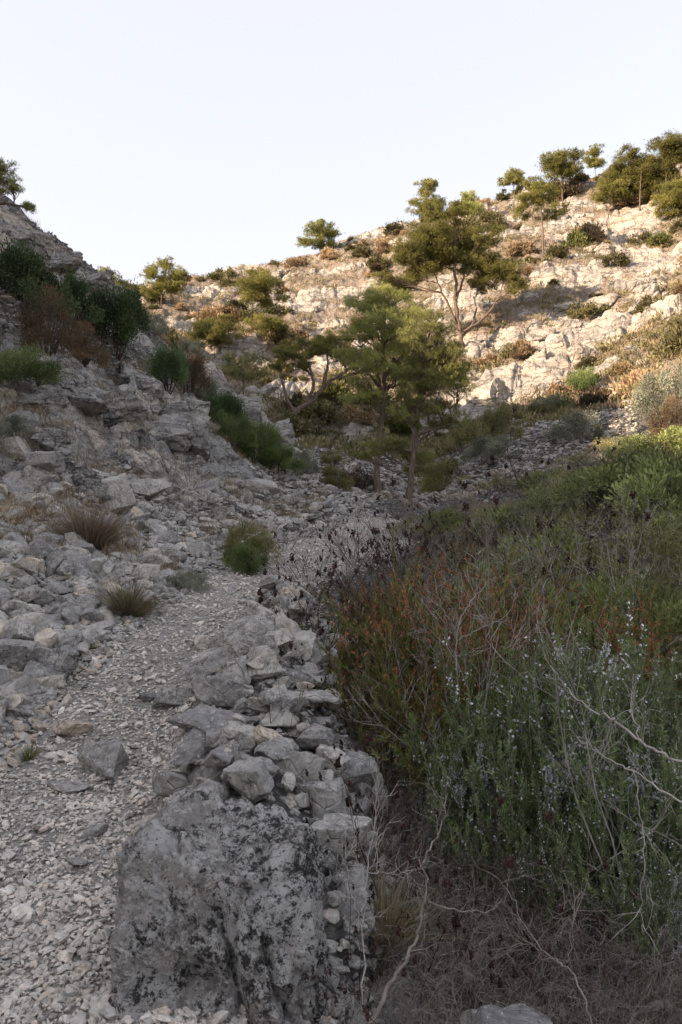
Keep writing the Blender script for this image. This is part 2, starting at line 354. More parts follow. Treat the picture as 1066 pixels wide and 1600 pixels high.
def mat_terrain():
    t = NT('limestone_ground'); co = t.node('ShaderNodeTexCoord').outputs['Object']
    rk, pt, fr = t.attr('rock'), t.attr('path'), t.attr('far')
    lime = limestone(t, co, .6, .3)
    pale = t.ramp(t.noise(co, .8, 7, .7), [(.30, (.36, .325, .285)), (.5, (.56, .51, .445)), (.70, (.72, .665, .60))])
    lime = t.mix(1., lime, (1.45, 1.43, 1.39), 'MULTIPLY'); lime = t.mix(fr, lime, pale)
    # streaks following the bedding
    mp = t.node('ShaderNodeMapping'); t.link(co, mp.inputs[0]); mp.inputs['Scale'].default_value = (.5, .5, 3.5); mp.inputs['Rotation'].default_value = (0.1, .22, 0)
    st = t.noise(mp.outputs[0], 1.1, 6, .75)
    lime = t.mix(t.ramp(st, [(.36, .75), (.5, 0.)]), lime, (.16, .15, .14))
    soil = t.mix(t.noise(co, .9, 5, .7), (.17, .13, .10), (.37, .29, .21))
    soil = t.mix(t.ramp(t.noise(co, 3.3, 6, .8), [(.45, 0.), (.6, .7)]), soil, (.34, .32, .29))
    v = t.vor(co, 16); gray = t.mix(t.noise(co, 2.2, 4), (.20, .195, .185), (.36, .345, .32))
    gray = t.mix(t.ramp(v.outputs['Distance'], [(.25, 0.), (.55, .8)]), gray, (.09, .085, .08))  # shade in the gaps between ground stones, put into the colour
    sp = t.node('ShaderNodeSeparateColor'); t.link(v.outputs['Color'], sp.inputs[0]); gray = t.mix(1., gray, t.ramp(sp.outputs[0], [(0., .6), (1., 1.3)]), 'MULTIPLY')
    pth = t.mix(t.ramp(v.outputs['Distance'], [(.3, 0.), (.6, .6)]), (.56, .53, .485), (.42, .395, .36))  # path gravel gaps get a softer shade tone in the colour
    wp = t.node('ShaderNodeVectorMath', operation='MULTIPLY_ADD'); nz = t.node('ShaderNodeTexNoise'); t.link(co, nz.inputs['Vector']); nz.inputs['Scale'].default_value = .9; nz.inputs['Detail'].default_value = 5
    t.link(nz.outputs['Color'], wp.inputs[0]); wp.inputs[1].default_value = (1.6, 1.6, 1.6); t.link(co, wp.inputs[2])
    mq = t.node('ShaderNodeMapping'); t.link(wp.outputs[0], mq.inputs[0]); mq.inputs['Scale'].default_value = (.55, .55, 1.5); mq.inputs['Rotation'].default_value = (0, .22, 0)
    e1 = t.vor(mq.outputs[0], .75, 'DISTANCE_TO_EDGE').outputs[0]; e2 = t.vor(mq.outputs[0], 2.4, 'DISTANCE_TO_EDGE').outputs[0]
    ck = t.math('MULTIPLY', t.ramp(e1, [(0., 0.), (.045, 1.)]), t.ramp(e2, [(0., .65), (.05, 1.)]))
    lime = t.mix(ck, t.mix(.55, lime, (.09, .08, .07)), lime)
    lime = t.mix(1., lime, t.ramp(t.vor(mq.outputs[0], .75).outputs['Color'], [(0.2, (.78, .8, .83)), (.55, (1., 1., 1.)), (.9, (1.08, 1.02, .94))]), 'MULTIPLY')
    edge = t.math('ADD', rk, t.math('MULTIPLY', t.math('SUBTRACT', t.noise(co, 2.6, 7, .75), .5), 1.5))
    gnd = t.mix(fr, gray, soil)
    c = t.mix(t.ramp(edge, [(.38, 0.), (.55, 1.)]), gnd, lime)
    c = t.mix(pt, c, pth)
    t.link(c, t.b.inputs['Base Color'])
    h = t.math('ADD', t.noise(co, 3., 9, .75), t.math('MULTIPLY', t.vor(co, 1.7, 'DISTANCE_TO_EDGE').outputs[0], .6))
    h = t.math('ADD', h, t.math('ADD', t.math('MULTIPLY', st, .9), t.math('MULTIPLY', ck, .5)))
    n = t.bump(h, 1., .3)
    n2 = t.bump(t.math('SUBTRACT', 1., v.outputs['Distance']), .7, .03, n)
    t.link(n2, t.b.inputs['Normal']); t.b.inputs['Roughness'].default_value = .92
    return t.m
def mat_rock(name, batched=False, warm=.45, tintramp=None):
    t = NT(name)
    if batched: co = t.node('ShaderNodeTexCoord').outputs['Object']; rn = t.attr('tint'); big = 3.
    else:
        oi = t.node('ShaderNodeObjectInfo'); rn = oi.outputs['Random']
        va = t.node('ShaderNodeVectorMath', operation='ADD'); g = t.node('ShaderNodeNewGeometry'); t.link(g.outputs['Position'], va.inputs[0])
        t.link(rn, va.inputs[1]); co = va.outputs[0]; big = 2.6
    c = limestone(t, co, big, warm)
    c = t.mix(1., c, t.ramp(rn, tintramp or [(0., (.58, .58, .585)), (.5, (.80, .795, .78)), (.85, (.98, .96, .92)), (.95, (1.15, 1.07, .96)), (1., (1.15, 1.0, .84))]), 'MULTIPLY')
    sp = t.math('ADD', t.math('MULTIPLY', t.noise(co, 3.5, 2, .5), .35), t.math('MULTIPLY', t.noise(co, 32, 7, .8), .7))
    c = t.mix(t.ramp(sp, [(.565, 0.), (.59, .7)]), c, (.10, .098, .09))
    c = t.mix(t.ramp(t.noise(co, 26, 8, .82), [(.56, 0.), (.59, .55)]), c, (.62, .61, .585))
    t.link(c, t.b.inputs['Base Color'])
    h = t.noise(co, 14, 8, .7)
    e = t.vor(co, 9, 'DISTANCE_TO_EDGE').outputs[0]
    h = t.math('ADD', h, t.math('MULTIPLY', t.ramp(e, [(0., 0.), (.06, 1.)]), .25))
    t.link(t.bump(h, .8, .03), t.b.inputs['Normal']); return t.m
def mat_lichen():
    t = NT('lichen_limestone'); co = t.node('ShaderNodeTexCoord').outputs['Object']
    c = limestone(t, co, 3.5, .35)
    lit = t.ramp(t.noise(co, 7, 4, .6, .3), [(.40, (.30, .29, .28)), (.6, (.44, .42, .405))])
    c = t.mix(.5, c, lit); c = t.mix(1., c, t.ramp(t.noise(co, 16, 6, .75), [(.34, (.8, .79, .775)), (.5, (1.4, 1.37, 1.33))]), 'MULTIPLY')
    # black lichen crust, thicker towards the right and the top
    geo = t.node('ShaderNodeSeparateXYZ'); t.link(co, geo.inputs[0])
    bias = t.math('MULTIPLY', geo.outputs[0], .26)
    big = t.math('ADD', t.noise(co, 3.4, 4, .6, .3), bias)
    fine = t.noise(co, 17, 10, .82, .2)
    k = t.math('ADD', t.math('MULTIPLY', big, .42), t.math('MULTIPLY', fine, .62))
    c = t.mix(t.ramp(k, [(.508, 0.), (.522, .95)]), c, (.045, .044, .042))
    k2 = t.math('ADD', t.math('MULTIPLY', t.noise(co, 4.1, 3, .6), .25), t.math('MULTIPLY', t.noise(co, 24, 10, .86), .8))
    c = t.mix(t.ramp(k2, [(.522, 0.), (.534, .92)]), c, (.80, .79, .76))
    k3 = t.noise(co, 75, 4, .7); c = t.mix(t.ramp(k3, [(.60, 0.), (.63, .8)]), c, (.05, .05, .048))
    t.link(c, t.b.inputs['Base Color'])
    h = t.math('ADD', t.noise(co, 22, 9, .78), t.math('MULTIPLY', t.vor(co, 26).outputs['Distance'], -.35))
    t.link(t.bump(t.math('ADD', h, t.math('MULTIPLY', fine, .6)), 1., .08), t.b.inputs['Normal']); return t.m
def mat_leaf(name, dark, mid, light, trans=.25, rough=.6, objvar=.32, gain=1.6):
    dark, mid, light = [tuple(min(.8, v * gain) for v in q) for q in (dark, mid, light)]
    t = NT(name); c = t.ramp(t.attr('tint'), [(0., dark), (.5, mid), (1., light)])
    rn = t.node('ShaderNodeObjectInfo').outputs['Random']
    c = t.mix(1., c, t.ramp(rn, [(0., 1 - objvar), (1., 1 + objvar)]), 'MULTIPLY')
    t.link(c, t.b.inputs['Base Color']); t.b.inputs['Roughness'].default_value = rough
    tr = t.node('ShaderNodeBsdfTranslucent'); t.link(c, tr.inputs[0]); mx = t.node('ShaderNodeMixShader'); mx.inputs[0].default_value = trans
    t.link(t.b.outputs[0], mx.inputs[1]); t.link(tr.outputs[0], mx.inputs[2]); t.link(mx.outputs[0], t.out.inputs[0]); return t.m
def mat_bark(name, a, b, scale=20):
    t = NT(name); co = t.node('ShaderNodeTexCoord').outputs['Object']
    mp = t.node('ShaderNodeMapping'); t.link(co, mp.inputs[0]); mp.inputs['Scale'].default_value = (1, 1, .25)
    n = t.noise(mp.outputs[0], scale, 5, .7); c = t.mix(t.ramp(n, [(.35, 0.), (.65, 1.)]), a, b)
    c = t.mix(1., c, t.ramp(t.attr('tint'), [(0., .6), (1., 1.4)]), 'MULTIPLY')
    t.link(c, t.b.inputs['Base Color']); t.link(t.bump(n, .8, .02), t.b.inputs['Normal']); return t.m
M = {}
M['terrain'] = mat_terrain()
M['rock'] = mat_rock('grey_limestone', warm=.22)
M['rock_pale'] = mat_rock('sun_toned_limestone', warm=.7, tintramp=[(0., (1.15, 1.08, 1.)), (1., (1.45, 1.36, 1.25))])  # lighter, warmer limestone copy with sunlight put into its colour
M['rock_b'] = mat_rock('grey_limestone_scree', True, .2)
M['gravel'] = mat_rock('pale_gravel', True, .3, [(0., (1.15, 1.13, 1.09)), (.4, (1.5, 1.45, 1.36)), (.85, (1.7, 1.65, 1.57)), (1., (1.7, 1.5, 1.3))])
M['lichen'] = mat_lichen()
M['pine'] = mat_leaf('pine_needles', (.055, .058, .016), (.12, .118, .032), (.20, .185, .055))
M['pine_shade_tone'] = mat_leaf('shade_toned_pine_needles', (.060, .066, .021), (.135, .142, .045), (.23, .228, .078), .4, gain=2.0)  # pine needle copy, colour lifted to offset the shade on its trees
M['shrub_olive'] = mat_leaf('olive_shrub_leaves', (.045, .050, .020), (.10, .10, .042), (.19, .17, .075), gain=2.1)
M['shrub_dark'] = mat_leaf('dark_evergreen_leaves', (.014, .024, .011), (.032, .050, .020), (.062, .088, .034), gain=2.1)
M['shrub_green'] = mat_leaf('green_shrub_leaves', (.030, .042, .014), (.068, .092, .032), (.13, .155, .058), gain=1.8)
M['shrub_grey'] = mat_leaf('grey_green_leaves', (.05, .055, .040), (.105, .112, .082), (.19, .195, .15), gain=2.1)
M['shrub_rust'] = mat_leaf('rusty_shrub_leaves', (.030, .025, .015), (.078, .056, .032), (.15, .088, .048))
M['shrub_tan'] = mat_leaf('dry_tan_leaves', (.10, .07, .04), (.20, .145, .085), (.33, .25, .16))
M['ochre'] = mat_leaf('ochre_scrub_leaves', (.045, .045, .020), (.10, .092, .042), (.19, .165, .085), gain=1.4)
M['far_green'] = mat_leaf('green_hill_scrub_leaves', (.05, .06, .02), (.095, .105, .035), (.16, .165, .06), gain=1.1)
M['rosemary'] = mat_leaf('rosemary_leaves', (.030, .046, .018), (.066, .092, .036), (.13, .165, .070), gain=2.1)
M['rosemary_flower'] = mat_leaf('lilac_rosemary_flowers', (.60, .60, .68), (.72, .72, .78), (.80, .80, .80), .3, gain=1.)
M['heath'] = mat_leaf('heath_needles', (.034, .042, .012), (.076, .088, .022), (.14, .15, .042), gain=2.1)
M['heath_rust'] = mat_leaf('rusty_heath_tips', (.065, .030, .016), (.135, .060, .030), (.21, .098, .046), gain=2.1)
M['straw'] = mat_leaf('dry_grass_blades', (.075, .055, .036), (.16, .12, .075), (.30, .24, .15), .2)
M['tuft'] = mat_leaf('grey_brown_tuft_blades', (.045, .035, .028), (.11, .085, .062), (.24, .19, .14), .15, gain=1.3)
M['litter'] = mat_leaf('dead_litter', (.055, .044, .034), (.135, .108, .08), (.26, .21, .155), .1, gain=1.)
M['grass'] = mat_leaf('green_grass_blades', (.045, .055, .018), (.095, .105, .036), (.17, .17, .07), .25)
M['twig'] = mat_bark('bare_twig_bark', (.12, .102, .086), (.27, .24, .21))
M['twig_pale'] = mat_bark('bleached_twig_bark', (.20, .18, .16), (.42, .39, .36))
M['twig_dark'] = mat_bark('dark_twig_bark', (.045, .034, .028), (.10, .078, .062))
M['bark'] = mat_bark('pine_bark', (.075, .055, .042), (.19, .145, .115), 12)
M['seed'] = mat_leaf('dark_red_seed_heads', (.016, .009, .008), (.036, .016, .013), (.065, .028, .022), .1, gain=1.)

# ------------------------------------------------------------------ ground sheet
def build_ground():
    th = np.concatenate([np.arange(-180, -60, 3.), np.arange(-60, -30, .6), np.arange(-30, 30, .072), np.arange(30, 60, .6), np.arange(60, 180.1, 3.)])
    r = np.concatenate([[.05, .3, .7, 1.0], np.exp(np.arange(math.log(1.3), math.log(150), .0047)), np.exp(np.linspace(math.log(151), math.log(420), 20))])
    T, Rr = np.meshgrid(np.radians(th), r, indexing='ij'); X, Y = (Rr * np.sin(T)).ravel(), (Rr * np.cos(T)).ravel()
    b = base(X, Y); rm = rockmask(X, Y); pd = pathd(X, Y); Z = b + mound(X, Y) + detail(X, Y, b, rm, pd)
    nt, nr = len(th), len(r); i = np.arange(nt - 1)[:, None] * nr; j = np.arange(nr - 1)[None]
    a = (i + j); F = np.stack([a, a + 1, a + nr + 1, a + nr], -1).reshape(-1, 4)
    rad = np.hypot(X, Y)
    pe = pd + .25 * fbm(X / .4, Y / .4, oct=4, s=90)
    m = mesh('ground', np.stack([X, Y, Z], 1), F, M['terrain'], smooth=True,
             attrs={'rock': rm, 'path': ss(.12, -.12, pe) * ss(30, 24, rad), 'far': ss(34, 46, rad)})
    o = obj('ground', m); tag(o, 'limestone valley floor, scree slopes and rocky hillsides', 'ground', kind='structure')
build_ground()

# ------------------------------------------------------------------ stones
def ico(sub):
    bm = bmesh.new(); bmesh.ops.create_icosphere(bm, subdivisions=sub, radius=1.)
    bm.verts.ensure_lookup_table(); V = np.array([v.co[:] for v in bm.verts]); F = np.array([[v.index for v in f.verts] for f in bm.faces]); bm.free(); return V, F
def stone(seed, sub=4, planes=9, rough=.05, box=(1, .8, .6)):
    rng = np.random.default_rng(seed); V, F = ico(sub); V = V * 1.25
    # a few near-parallel bedding planes make the blocks angular
    N = [n for n in rdir(planes, rng)]
    N += [np.array([0, 0, 1.]) + .25 * rng.normal(size=3), np.array([0, 0, -1.]) + .25 * rng.normal(size=3), np.array([1., 0, 0]) + .3 * rng.normal(size=3), np.array([0, -1., .2]) + .3 * rng.normal(size=3), np.array([-1., 0, 0.2]) + .3 * rng.normal(size=3)]
    for n in N:
        n = n / np.linalg.norm(n); d = rng.uniform(.55, .85); e = V @ n - d; V = V - np.where(e > 0, e, 0)[:, None] * n * (.97 if sub > 2 else 1.)
    if rough:
        U = unit(V); q = seed * 3.7
        f = fbm(V[:, 0] * 1.8 + q, V[:, 1] * 1.8, V[:, 2] * 1.8, 5, seed, .55) * rough * 2.2
        F1, F2, id_, _, _ = cells(V[:, 0] * 2.2 + q + V[:, 2], V[:, 1] * 2.2 + V[:, 2] * 1.3, seed)
        f = f + rough * 1.1 * (id_ - .5) * ss(0, .2, F2 - F1)
        V = V + U * f[:, None]
    V = V / np.abs(V).max(0); return V * np.array(box), F
SHAPES = [(1, .8, .62), (1, .7, .5), (1, .9, .8), (1, .75, .4), (1, .6, .55), (1, .85, .7)]
stone_me = []
for k in range(16):
    V, F = stone(100 + k, 5, 6 + k % 4, .062, SHAPES[k % 6]); stone_me.append(mesh('limestone_rock', V, F, M['rock'], smooth=True))
pale_me, crag_me = [], []
def crag(seed):
    """weathered outcrop: bedded, jointed and pitted block"""
    V, F = stone(seed, 6, 12, 0, (1, 1, 1)); U = unit(V); x, y, z = V.T; q = seed * 1.3
    wz = z + .12 * fbm(x * 1.5 + q, y * 1.5, z * 1.5, 3, seed)
    led = (terr(wz * 3 + q, .15) - wz * 3 - q) / 3
    V = V + U * np.array([1, 1, .2]) * (led * .12)[:, None]
    f = .10 * fbm(x * 1.6 + q, y * 1.6, z * 1.6, 5, seed, .6)
    F1, F2, id_, _, _ = cells((x + y * .6) * 2.3 + q, wz * 1.9 + (y - x) * .4, seed); f = f + .16 * (id_ - .5) * ss(0, .1, F2 - F1) - .06 * ss(.1, 0, F2 - F1)
    F1, F2, id_, _, _ = cells((x - y * .7) * 5.5 + q, wz * 4.6 + y * .6, seed + 1); f = f + .05 * (id_ - .5) * ss(0, .14, F2 - F1) - .02 * ss(.12, 0, F2 - F1)
    V = V + U * f[:, None]; return V / np.abs(V).max(0) * np.array([1, .8, .68]), F
for k in range(5):
    V, F = crag(400 + k)
    for lst, fr_, nm in ((crag_me, 0., 'grey_outcrop'), (pale_me, 1., 'pale_outcrop')):
        lst.append(mesh(nm, V, F, M['terrain'], smooth=True, attrs={'rock': np.ones(len(V)) * 1.3, 'path': np.zeros(len(V)), 'far': np.full(len(V), fr_)}))
def put_stone(x, y, w, label, cat='rock', name='limestone_rock', group=None, seed=0, var=None, tilt=.35, sink=.3, zx=None, flat=1., zoff=0., lib=None):
    rg = random.Random(seed * 7 + 3); lib = lib or stone_me; o = obj(name, lib[(var if var is not None else rg.randrange(16)) % len(lib)])
    s = w / 2; o.scale = (s, s * rg.uniform(.85, 1.1), s * rg.uniform(.85, 1.15) * flat)
    hh = .55 * s * flat
    z = (hz(x, y) if zx is None else zx)
    o.location = (x, y, z + hh * (1 - 2 * sink) + zoff)
    o.rotation_euler = (rg.uniform(-tilt, tilt), rg.uniform(-tilt, tilt), rg.uniform(-3.1, 3.1) if w < .5 else rg.uniform(-.5, .5) + (3.14 if rg.random() < .5 else 0))
    return tag(o, label, cat, group)

# the lichen boulder in the foreground
def boulder():
    V, F = ico(7)
    pl = [((.2, -.1, 1), .235), ((-.05, -.87, .5), .265), ((.03, -1, -.12), .385), ((-1, -.22, -.1), .355), ((.97, -.05, .2), .335), ((0, 1, .2), .36), ((.4, -.6, .65), .33),
          ((-.5, .1, .8), .365), ((.6, .6, .5), .46), ((-.6, .7, .4), .48), ((-.7, -.75, .1), .47), ((.75, -.65, 0), .42), ((0, 0, -1), .3)]
    for n, d in pl:
        n = np.array(n, float); l = np.linalg.norm(n); n /= l; e = V @ n - d / l; V = V - np.maximum(e, 0)[:, None] * n * .985
    x, y, z = V.T; U = unit(np.stack([x * .8, y * .9 , z + .12], 1)); U0 = U
    f = .03 * fbm(x * 4, y * 4, z * 4, 3, 7) + .016 * fbm(x * 9, y * 9, z * 9, 5, 9, .62) + .013 * fbm(x * 38, y * 38, z * 38, 4, 11, .6)
    wx = x + .04 * fbm(x * 6, y * 6, z * 6, 3, 70); wz = (z - y) + .05 * fbm(x * 6 + 4, y * 6, z * 6, 3, 71)
    F1, F2, id_, ox, oy = cells(wx * 6.5 + 5, wz * 3.4 + 3, 33); f += .085 * (id_ - .5) * ss(0, .08, F2 - F1) - .03 * ss(.08, 0, F2 - F1)
    F1, F2, id_, ox, oy = cells(wx * 17 + 5, wz * 11 + 3, 34); f += .035 * (id_ - .5) * ss(0, .15, F2 - F1) - .012 * ss(.12, 0, F2 - F1)
    for x0, k, wd, dp, za, zb in ((.05, .38, .018, .09, -.4, .2), (-.13, .10, .009, .035, -.4, .2), (.2, .3, .014, .07, -.4, .12), (-.22, -.1, .010, .03, -.1, .22)):
        xc = x0 - k * (z - .1) + .03 * vnoise(z * 9, x * 0 + x0 * 50); f -= dp * np.exp(-((x - xc) / wd) ** 2) * ss(za, za + .1, z) * ss(zb, zb - .06, z) * (y < .1)
    f -= .12 * np.exp(-(((x + .08) / .15) ** 2 + ((z + .06) / .055) ** 2)) * (y < 0)
    f -= .05 * np.exp(-(((x + .27) / .06) ** 2 + ((z - .13) / .03) ** 2)) * (y < 0)
    V = V + U * f[:, None]
    me = mesh('lichen_boulder', V, F, M['lichen'], smooth=False)
    o = obj('boulder', me); o.location = (-.415, 2.62, .165); o.rotation_euler = (0, 0, R(-3))
    tag(o, 'large boulder crusted with black and white lichen in the foreground beside the path', 'boulder')
boulder()

PILE = [ # px, py, width px, label, flat
 (339,1040,84,'rounded grey rock with a rusty foot, on the path edge of the stone pile',.8),
 (388,1000,92,'long slanting grey rock at the top of the stone pile',.7),
 (358,1090,100,'broad pale streaked rock leaning over the path, middle of the stone pile',.62),
 (407,1055,60,'blocky grey rock with a tan edge between two larger ones in the pile',.6),
 (472,1018,68,'dark pointed rock near the top right of the stone pile',.9),
 (522,1020,54,'cream coloured smooth rock at the right end of the stone pile',1.),
 (489,1094,76,'flat tilted slab on the right side of the stone pile',.5),
 (449,1105,44,'small smooth block left of the flat tilted slab',.9),
 (438,1006,38,'upright split rock left of the dark pointed rock',1.),
 (440,962,42,'small flat dark stone on top of the upper end of the pile',.6),
 (403,968,52,'cream and grey wedge at the far top of the stone pile',.7),
 (484,1067,60,'rough grey rock directly below the dark pointed rock',.7),
 (348,1133,104,'long flat pale rock below the broad streaked rock',.45),
 (376,1166,60,'pale pyramid shaped rock in the middle of the pile',.95),
 (339,1164,44,'squat grey rock left of the pale pyramid shaped rock',.8),
 (306,1184,56,'low rounded rock where the pile meets the path gravel',.75),
 (393,1236,96,'largest grey angular block of the pile, just behind the lichen boulder',1.05),
 (327,1259,56,'faceted rock at the foot of the largest grey block',.9),
 (272,1236,66,'buff sided rock touching the back left corner of the lichen boulder',.85),
 (430,1190,66,'slanting slab resting on the largest grey block',.6),
 (470,1222,72,'tall weathered rock right of the largest grey block',1.2),
 (489,1166,58,'rounded rock above the tall weathered rock',.95),
 (553,1146,78,'broad rock half hidden by bare twigs on the right flank of the pile',.6),
 (550,1222,88,'big sloping rock among twigs, lower right of the pile',.9),
 (516,1275,92,'bulky rock beside the upper right corner of the lichen boulder',.9),
 (550,1078,60,'grey rock under the twigs right of the flat slab',.7),
 (531,1115,50,'small wedge between the flat slab and the twigs',.7),
 (438,1133,48,'low stone in the hollow of the pile centre',.7),
 (292,1138,52,'worn stone on the path side of the pile above the low rounded rock',.7),
 (274,1096,56,'smooth grey stone sticking out into the path',.75),
 (616,1218,64,'mossy grey rock deep in the brush right of the pile',.8),
 (580,1260,66,'rock wedged low between pile and brush',.9),
 (528,1330,86,'tall dark rock against the right side of the lichen boulder',1.1),
 (550,1410,80,'shaded rock under twigs right of the lichen boulder',1.2),
 (600,1330,70,'half buried rock among dry grass right of the pile',.8),
 (160,1200,72,'lone pyramid shaped grey rock standing on the path',.9),
 (104,1228,70,'flat pale slab lying in the path gravel',.25),
 (112,1142,50,'worn rock at the left edge of the path',.6),
 (60,1095,56,'rough grey block on the left verge of the path',.7),
 (18,1030,90,'big rounded boulder cut by the left edge of the view',.9),
 (35,1075,60,'dark low rock under the big rounded boulder at the left edge',.6),
 (22,706,60,'pale rounded rock high on the left scree by the view edge',.8),
 (62,720,52,'pale block next to the rounded rock high on the left scree',.6),
 (110,885,70,'broad grey slab standing in the left scree below the twiggy tussock',.7),
 (150,985,48,'blocky grey stone above the path on the left scree',.8),
 (215,880,60,'tilted plate of rock in the scree between two tussocks',.5),
 (210,765,70,'large pale rock high in the scree above the tussock',.7),
 (165,785,64,'leaning grey rock beside the large pale rock in the scree',.9),
 (323,760,44,'dark edged rock in the scree below the crag',.6),
 (405,760,50,'grey rock in the upper scree near the valley floor',.7),
 (232,1090,34,'small tan stone lying loose on the path',.7),
 (315,1005,30,'orange tan stone at the upper edge of the path',.7),
 (700,1245,54,'ochre stained rock under the heath bushes',1.),
 (682,1282,30,'small white stone in the dry grass under the heath bushes',1.3),
 (640,1300,60,'rounded grey rock in the dry grass at the foot of the heath',.8),
 (655,1465,80,'lichen spotted rock in the dead brush at the bottom',.9),
 (600,1580,110,'pale cracked rock at the bottom beside the lichen boulder',.7),
 (1062,832,90,'light grey rock showing through the brush at the right edge',.6),
 (230,1290,40,'grey rock sunk in gravel left of the lichen boulder',.6),
 (150,1300,46,'rounded stone on the gravel near the lichen boulder',.6),
 (116,1345,44,'flat stone bedded in the near path gravel',.35),
 (560,1180,56,'pale lichen specked rock between twigs and pile',.8),
 (500,1130,44,'small dull stone over a dark gap in the pile',.7),
 (455,1060,40,'little angular stone near the pile crest',.7),
 (415,1110,44,'light stone bridging two blocks in the pile centre',.6),
 (520,1200,50,'narrow stone standing between two big blocks of the pile',1.2),
]
hp = hit([p[0] for p in PILE], [p[1] + p[2] * .12 for p in PILE])
for k, (px, py, w, lab, fl) in enumerate(PILE):
    x, y, z = hp[k]; wm = w * y / FPX * 1.4
    put_stone(x, y + wm * .1, wm, lab, seed=k + 1, var=k * 5 + 3, flat=fl * 1.15, tilt=.3, sink=.34 if k < 36 else .3, zx=z, zoff=.03 if k < 33 else 0)
# the low grey boulder at the bottom of the brush
o = put_stone(.53, 2.32, .36, 'low rounded grey boulder in dead brush at the bottom', 'boulder', 'boulder', seed=78, var=7, flat=1.1, zx=-.1, tilt=.1)

def scatter(n, r0, r1, seed, tlim=(-31, 31)):
    rng = np.random.default_rng(seed); r = np.exp(rng.uniform(math.log(r0), math.log(r1), n)); t = np.radians(rng.uniform(tlim[0], tlim[1], n))
    return r * np.sin(t), r * np.cos(t), r, rng
# filler stones of the pile (each its own object)
rng = np.random.default_rng(5); cnt = 0
for k in range(700):
    y = rng.uniform(3.1, 7.2); i = np.interp(y, MOUND[:, 1], MOUND[:, 0]); x = i + rng.normal() * .36 + .10
    if pathd(np.array([x]), np.array([y]))[0] < -.1 or x < -.75 or (y < 3.3 and x < .05): continue
    wm = .09 + .2 * rng.random() ** 1.4
    put_stone(x, y, wm, 'small angular grey stone filling gaps in the stone pile', 'stone', 'small_stone', 'small stones of the stone pile', seed=500 + k, sink=.1, tilt=.6, zoff=rng.uniform(0, .06)); cnt += 1
    if cnt >= 135: break
rng = np.random.default_rng(51); yy = rng.uniform(2.95, 7.4, 1500); xx = np.interp(yy, MOUND[:, 1], MOUND[:, 0]) + rng.normal(0, .34, 1500) + .05; yy = yy[:900]; xx = xx[:900]
ok = (mound(xx, yy) > .05) & ((yy > 3.2) | (xx > .1)); XP, YP = xx[ok], yy[ok]
# loose blocks on the left scree
X, Y, r, rng = scatter(8000, 4.8, 26, 11, (-27, 2))
pd = pathd(X, Y); rm = rockmask(X, Y); px_ = X / Y * FPX + CX
ok = (pd > .12) & (rm < .3) & (X < np.interp(Y, pw[2:, 1], pw[2:, 0]))
X, Y, r = X[ok], Y[ok], r[ok]; wm = .075 + .05 * rng.random(len(X)) + .26 * rng.random(len(X)) ** 5 + .006 * r
order = np.argsort(-(wm / r)); big_i = order[:150]; rest = order[150:]
Z = H(X, Y)
for q, k in enumerate(big_i):
    lab, g = (('angular grey block lying on the near left scree beside the path', 'blocks on the near left scree') if r[k] < 9 else
              ('grey block on the distant left scree below the crag', 'blocks on the upper left scree'))
    put_stone(X[k], Y[k], wm[k], lab, 'stone', 'scree_stone', g, seed=900 + q, zx=Z[k], sink=.2, tilt=.5)
def stone_batch(name, X, Y, Z, S, seed, mat, sub=1, flat=(.4, .8), label='', cat='stones', tint=None, sinkf=.25):
    rng = np.random.default_rng(seed); n = len(X); T = [stone(700 + i, sub, 7, 0, (1, rng.uniform(.6, .95), rng.uniform(.45, .8))) for i in range(10)]
    F0 = T[0][1]; TV = np.stack([t[0] for t in T]); v = rng.integers(0, 10, n); V = TV[v] * .5
    V = V * (S[:, None] * np.stack([np.ones(n), rng.uniform(.75, 1, n), rng.uniform(*flat, n) * 1.25], 1))[:, None, :]
    a, b, c = rng.uniform(0, 2 * np.pi, n), rng.normal(0, .35, n), rng.normal(0, .35, n)
    ca, sa, cb, sb, cc, sc = np.cos(a), np.sin(a), np.cos(b), np.sin(b), np.cos(c), np.sin(c); o = np.zeros(n); e = np.ones(n)
    Rz = np.stack([np.stack([ca, -sa, o], 1), np.stack([sa, ca, o], 1), np.stack([o, o, e], 1)], 1)
    Rx = np.stack([np.stack([e, o, o], 1), np.stack([o, cb, -sb], 1), np.stack([o, sb, cb], 1)], 1)
    Ry = np.stack([np.stack([cc, o, sc], 1), np.stack([o, e, o], 1), np.stack([-sc, o, cc], 1)], 1)
    V = np.einsum('nij,nvj->nvi', np.einsum('nij,njk->nik', np.einsum('nij,njk->nik', Rx, Ry), Rz), V)
    V = V + np.stack([X, Y, Z + S * (.22 - sinkf * .3)], 1)[:, None]
    nv = TV.shape[1]; F = (F0[None] + (np.arange(n) * nv)[:, None, None]).reshape(-1, 3)
    t = rng.random(n) if tint is None else tint
    m = mesh(name, V.reshape(-1, 3), F, mat, tint=np.repeat(t, nv), smooth=False)
    o = obj(name, m); tag(o, label, cat, kind='stuff'); return o
stone_batch('pile_rubble', XP, YP, H(XP, YP) - .015, .04 + .07 * np.random.default_rng(4).random(len(XP)) ** 1.5, 27, M['rock_b'], 2, label='rubble packed between the blocks of the stone pile', cat='rubble')
stone_batch('scree', X[rest], Y[rest], Z[rest], wm[rest] * .95, 21, M['rock_b'], 2, label='loose grey limestone scree covering the slope left of the path', cat='scree')
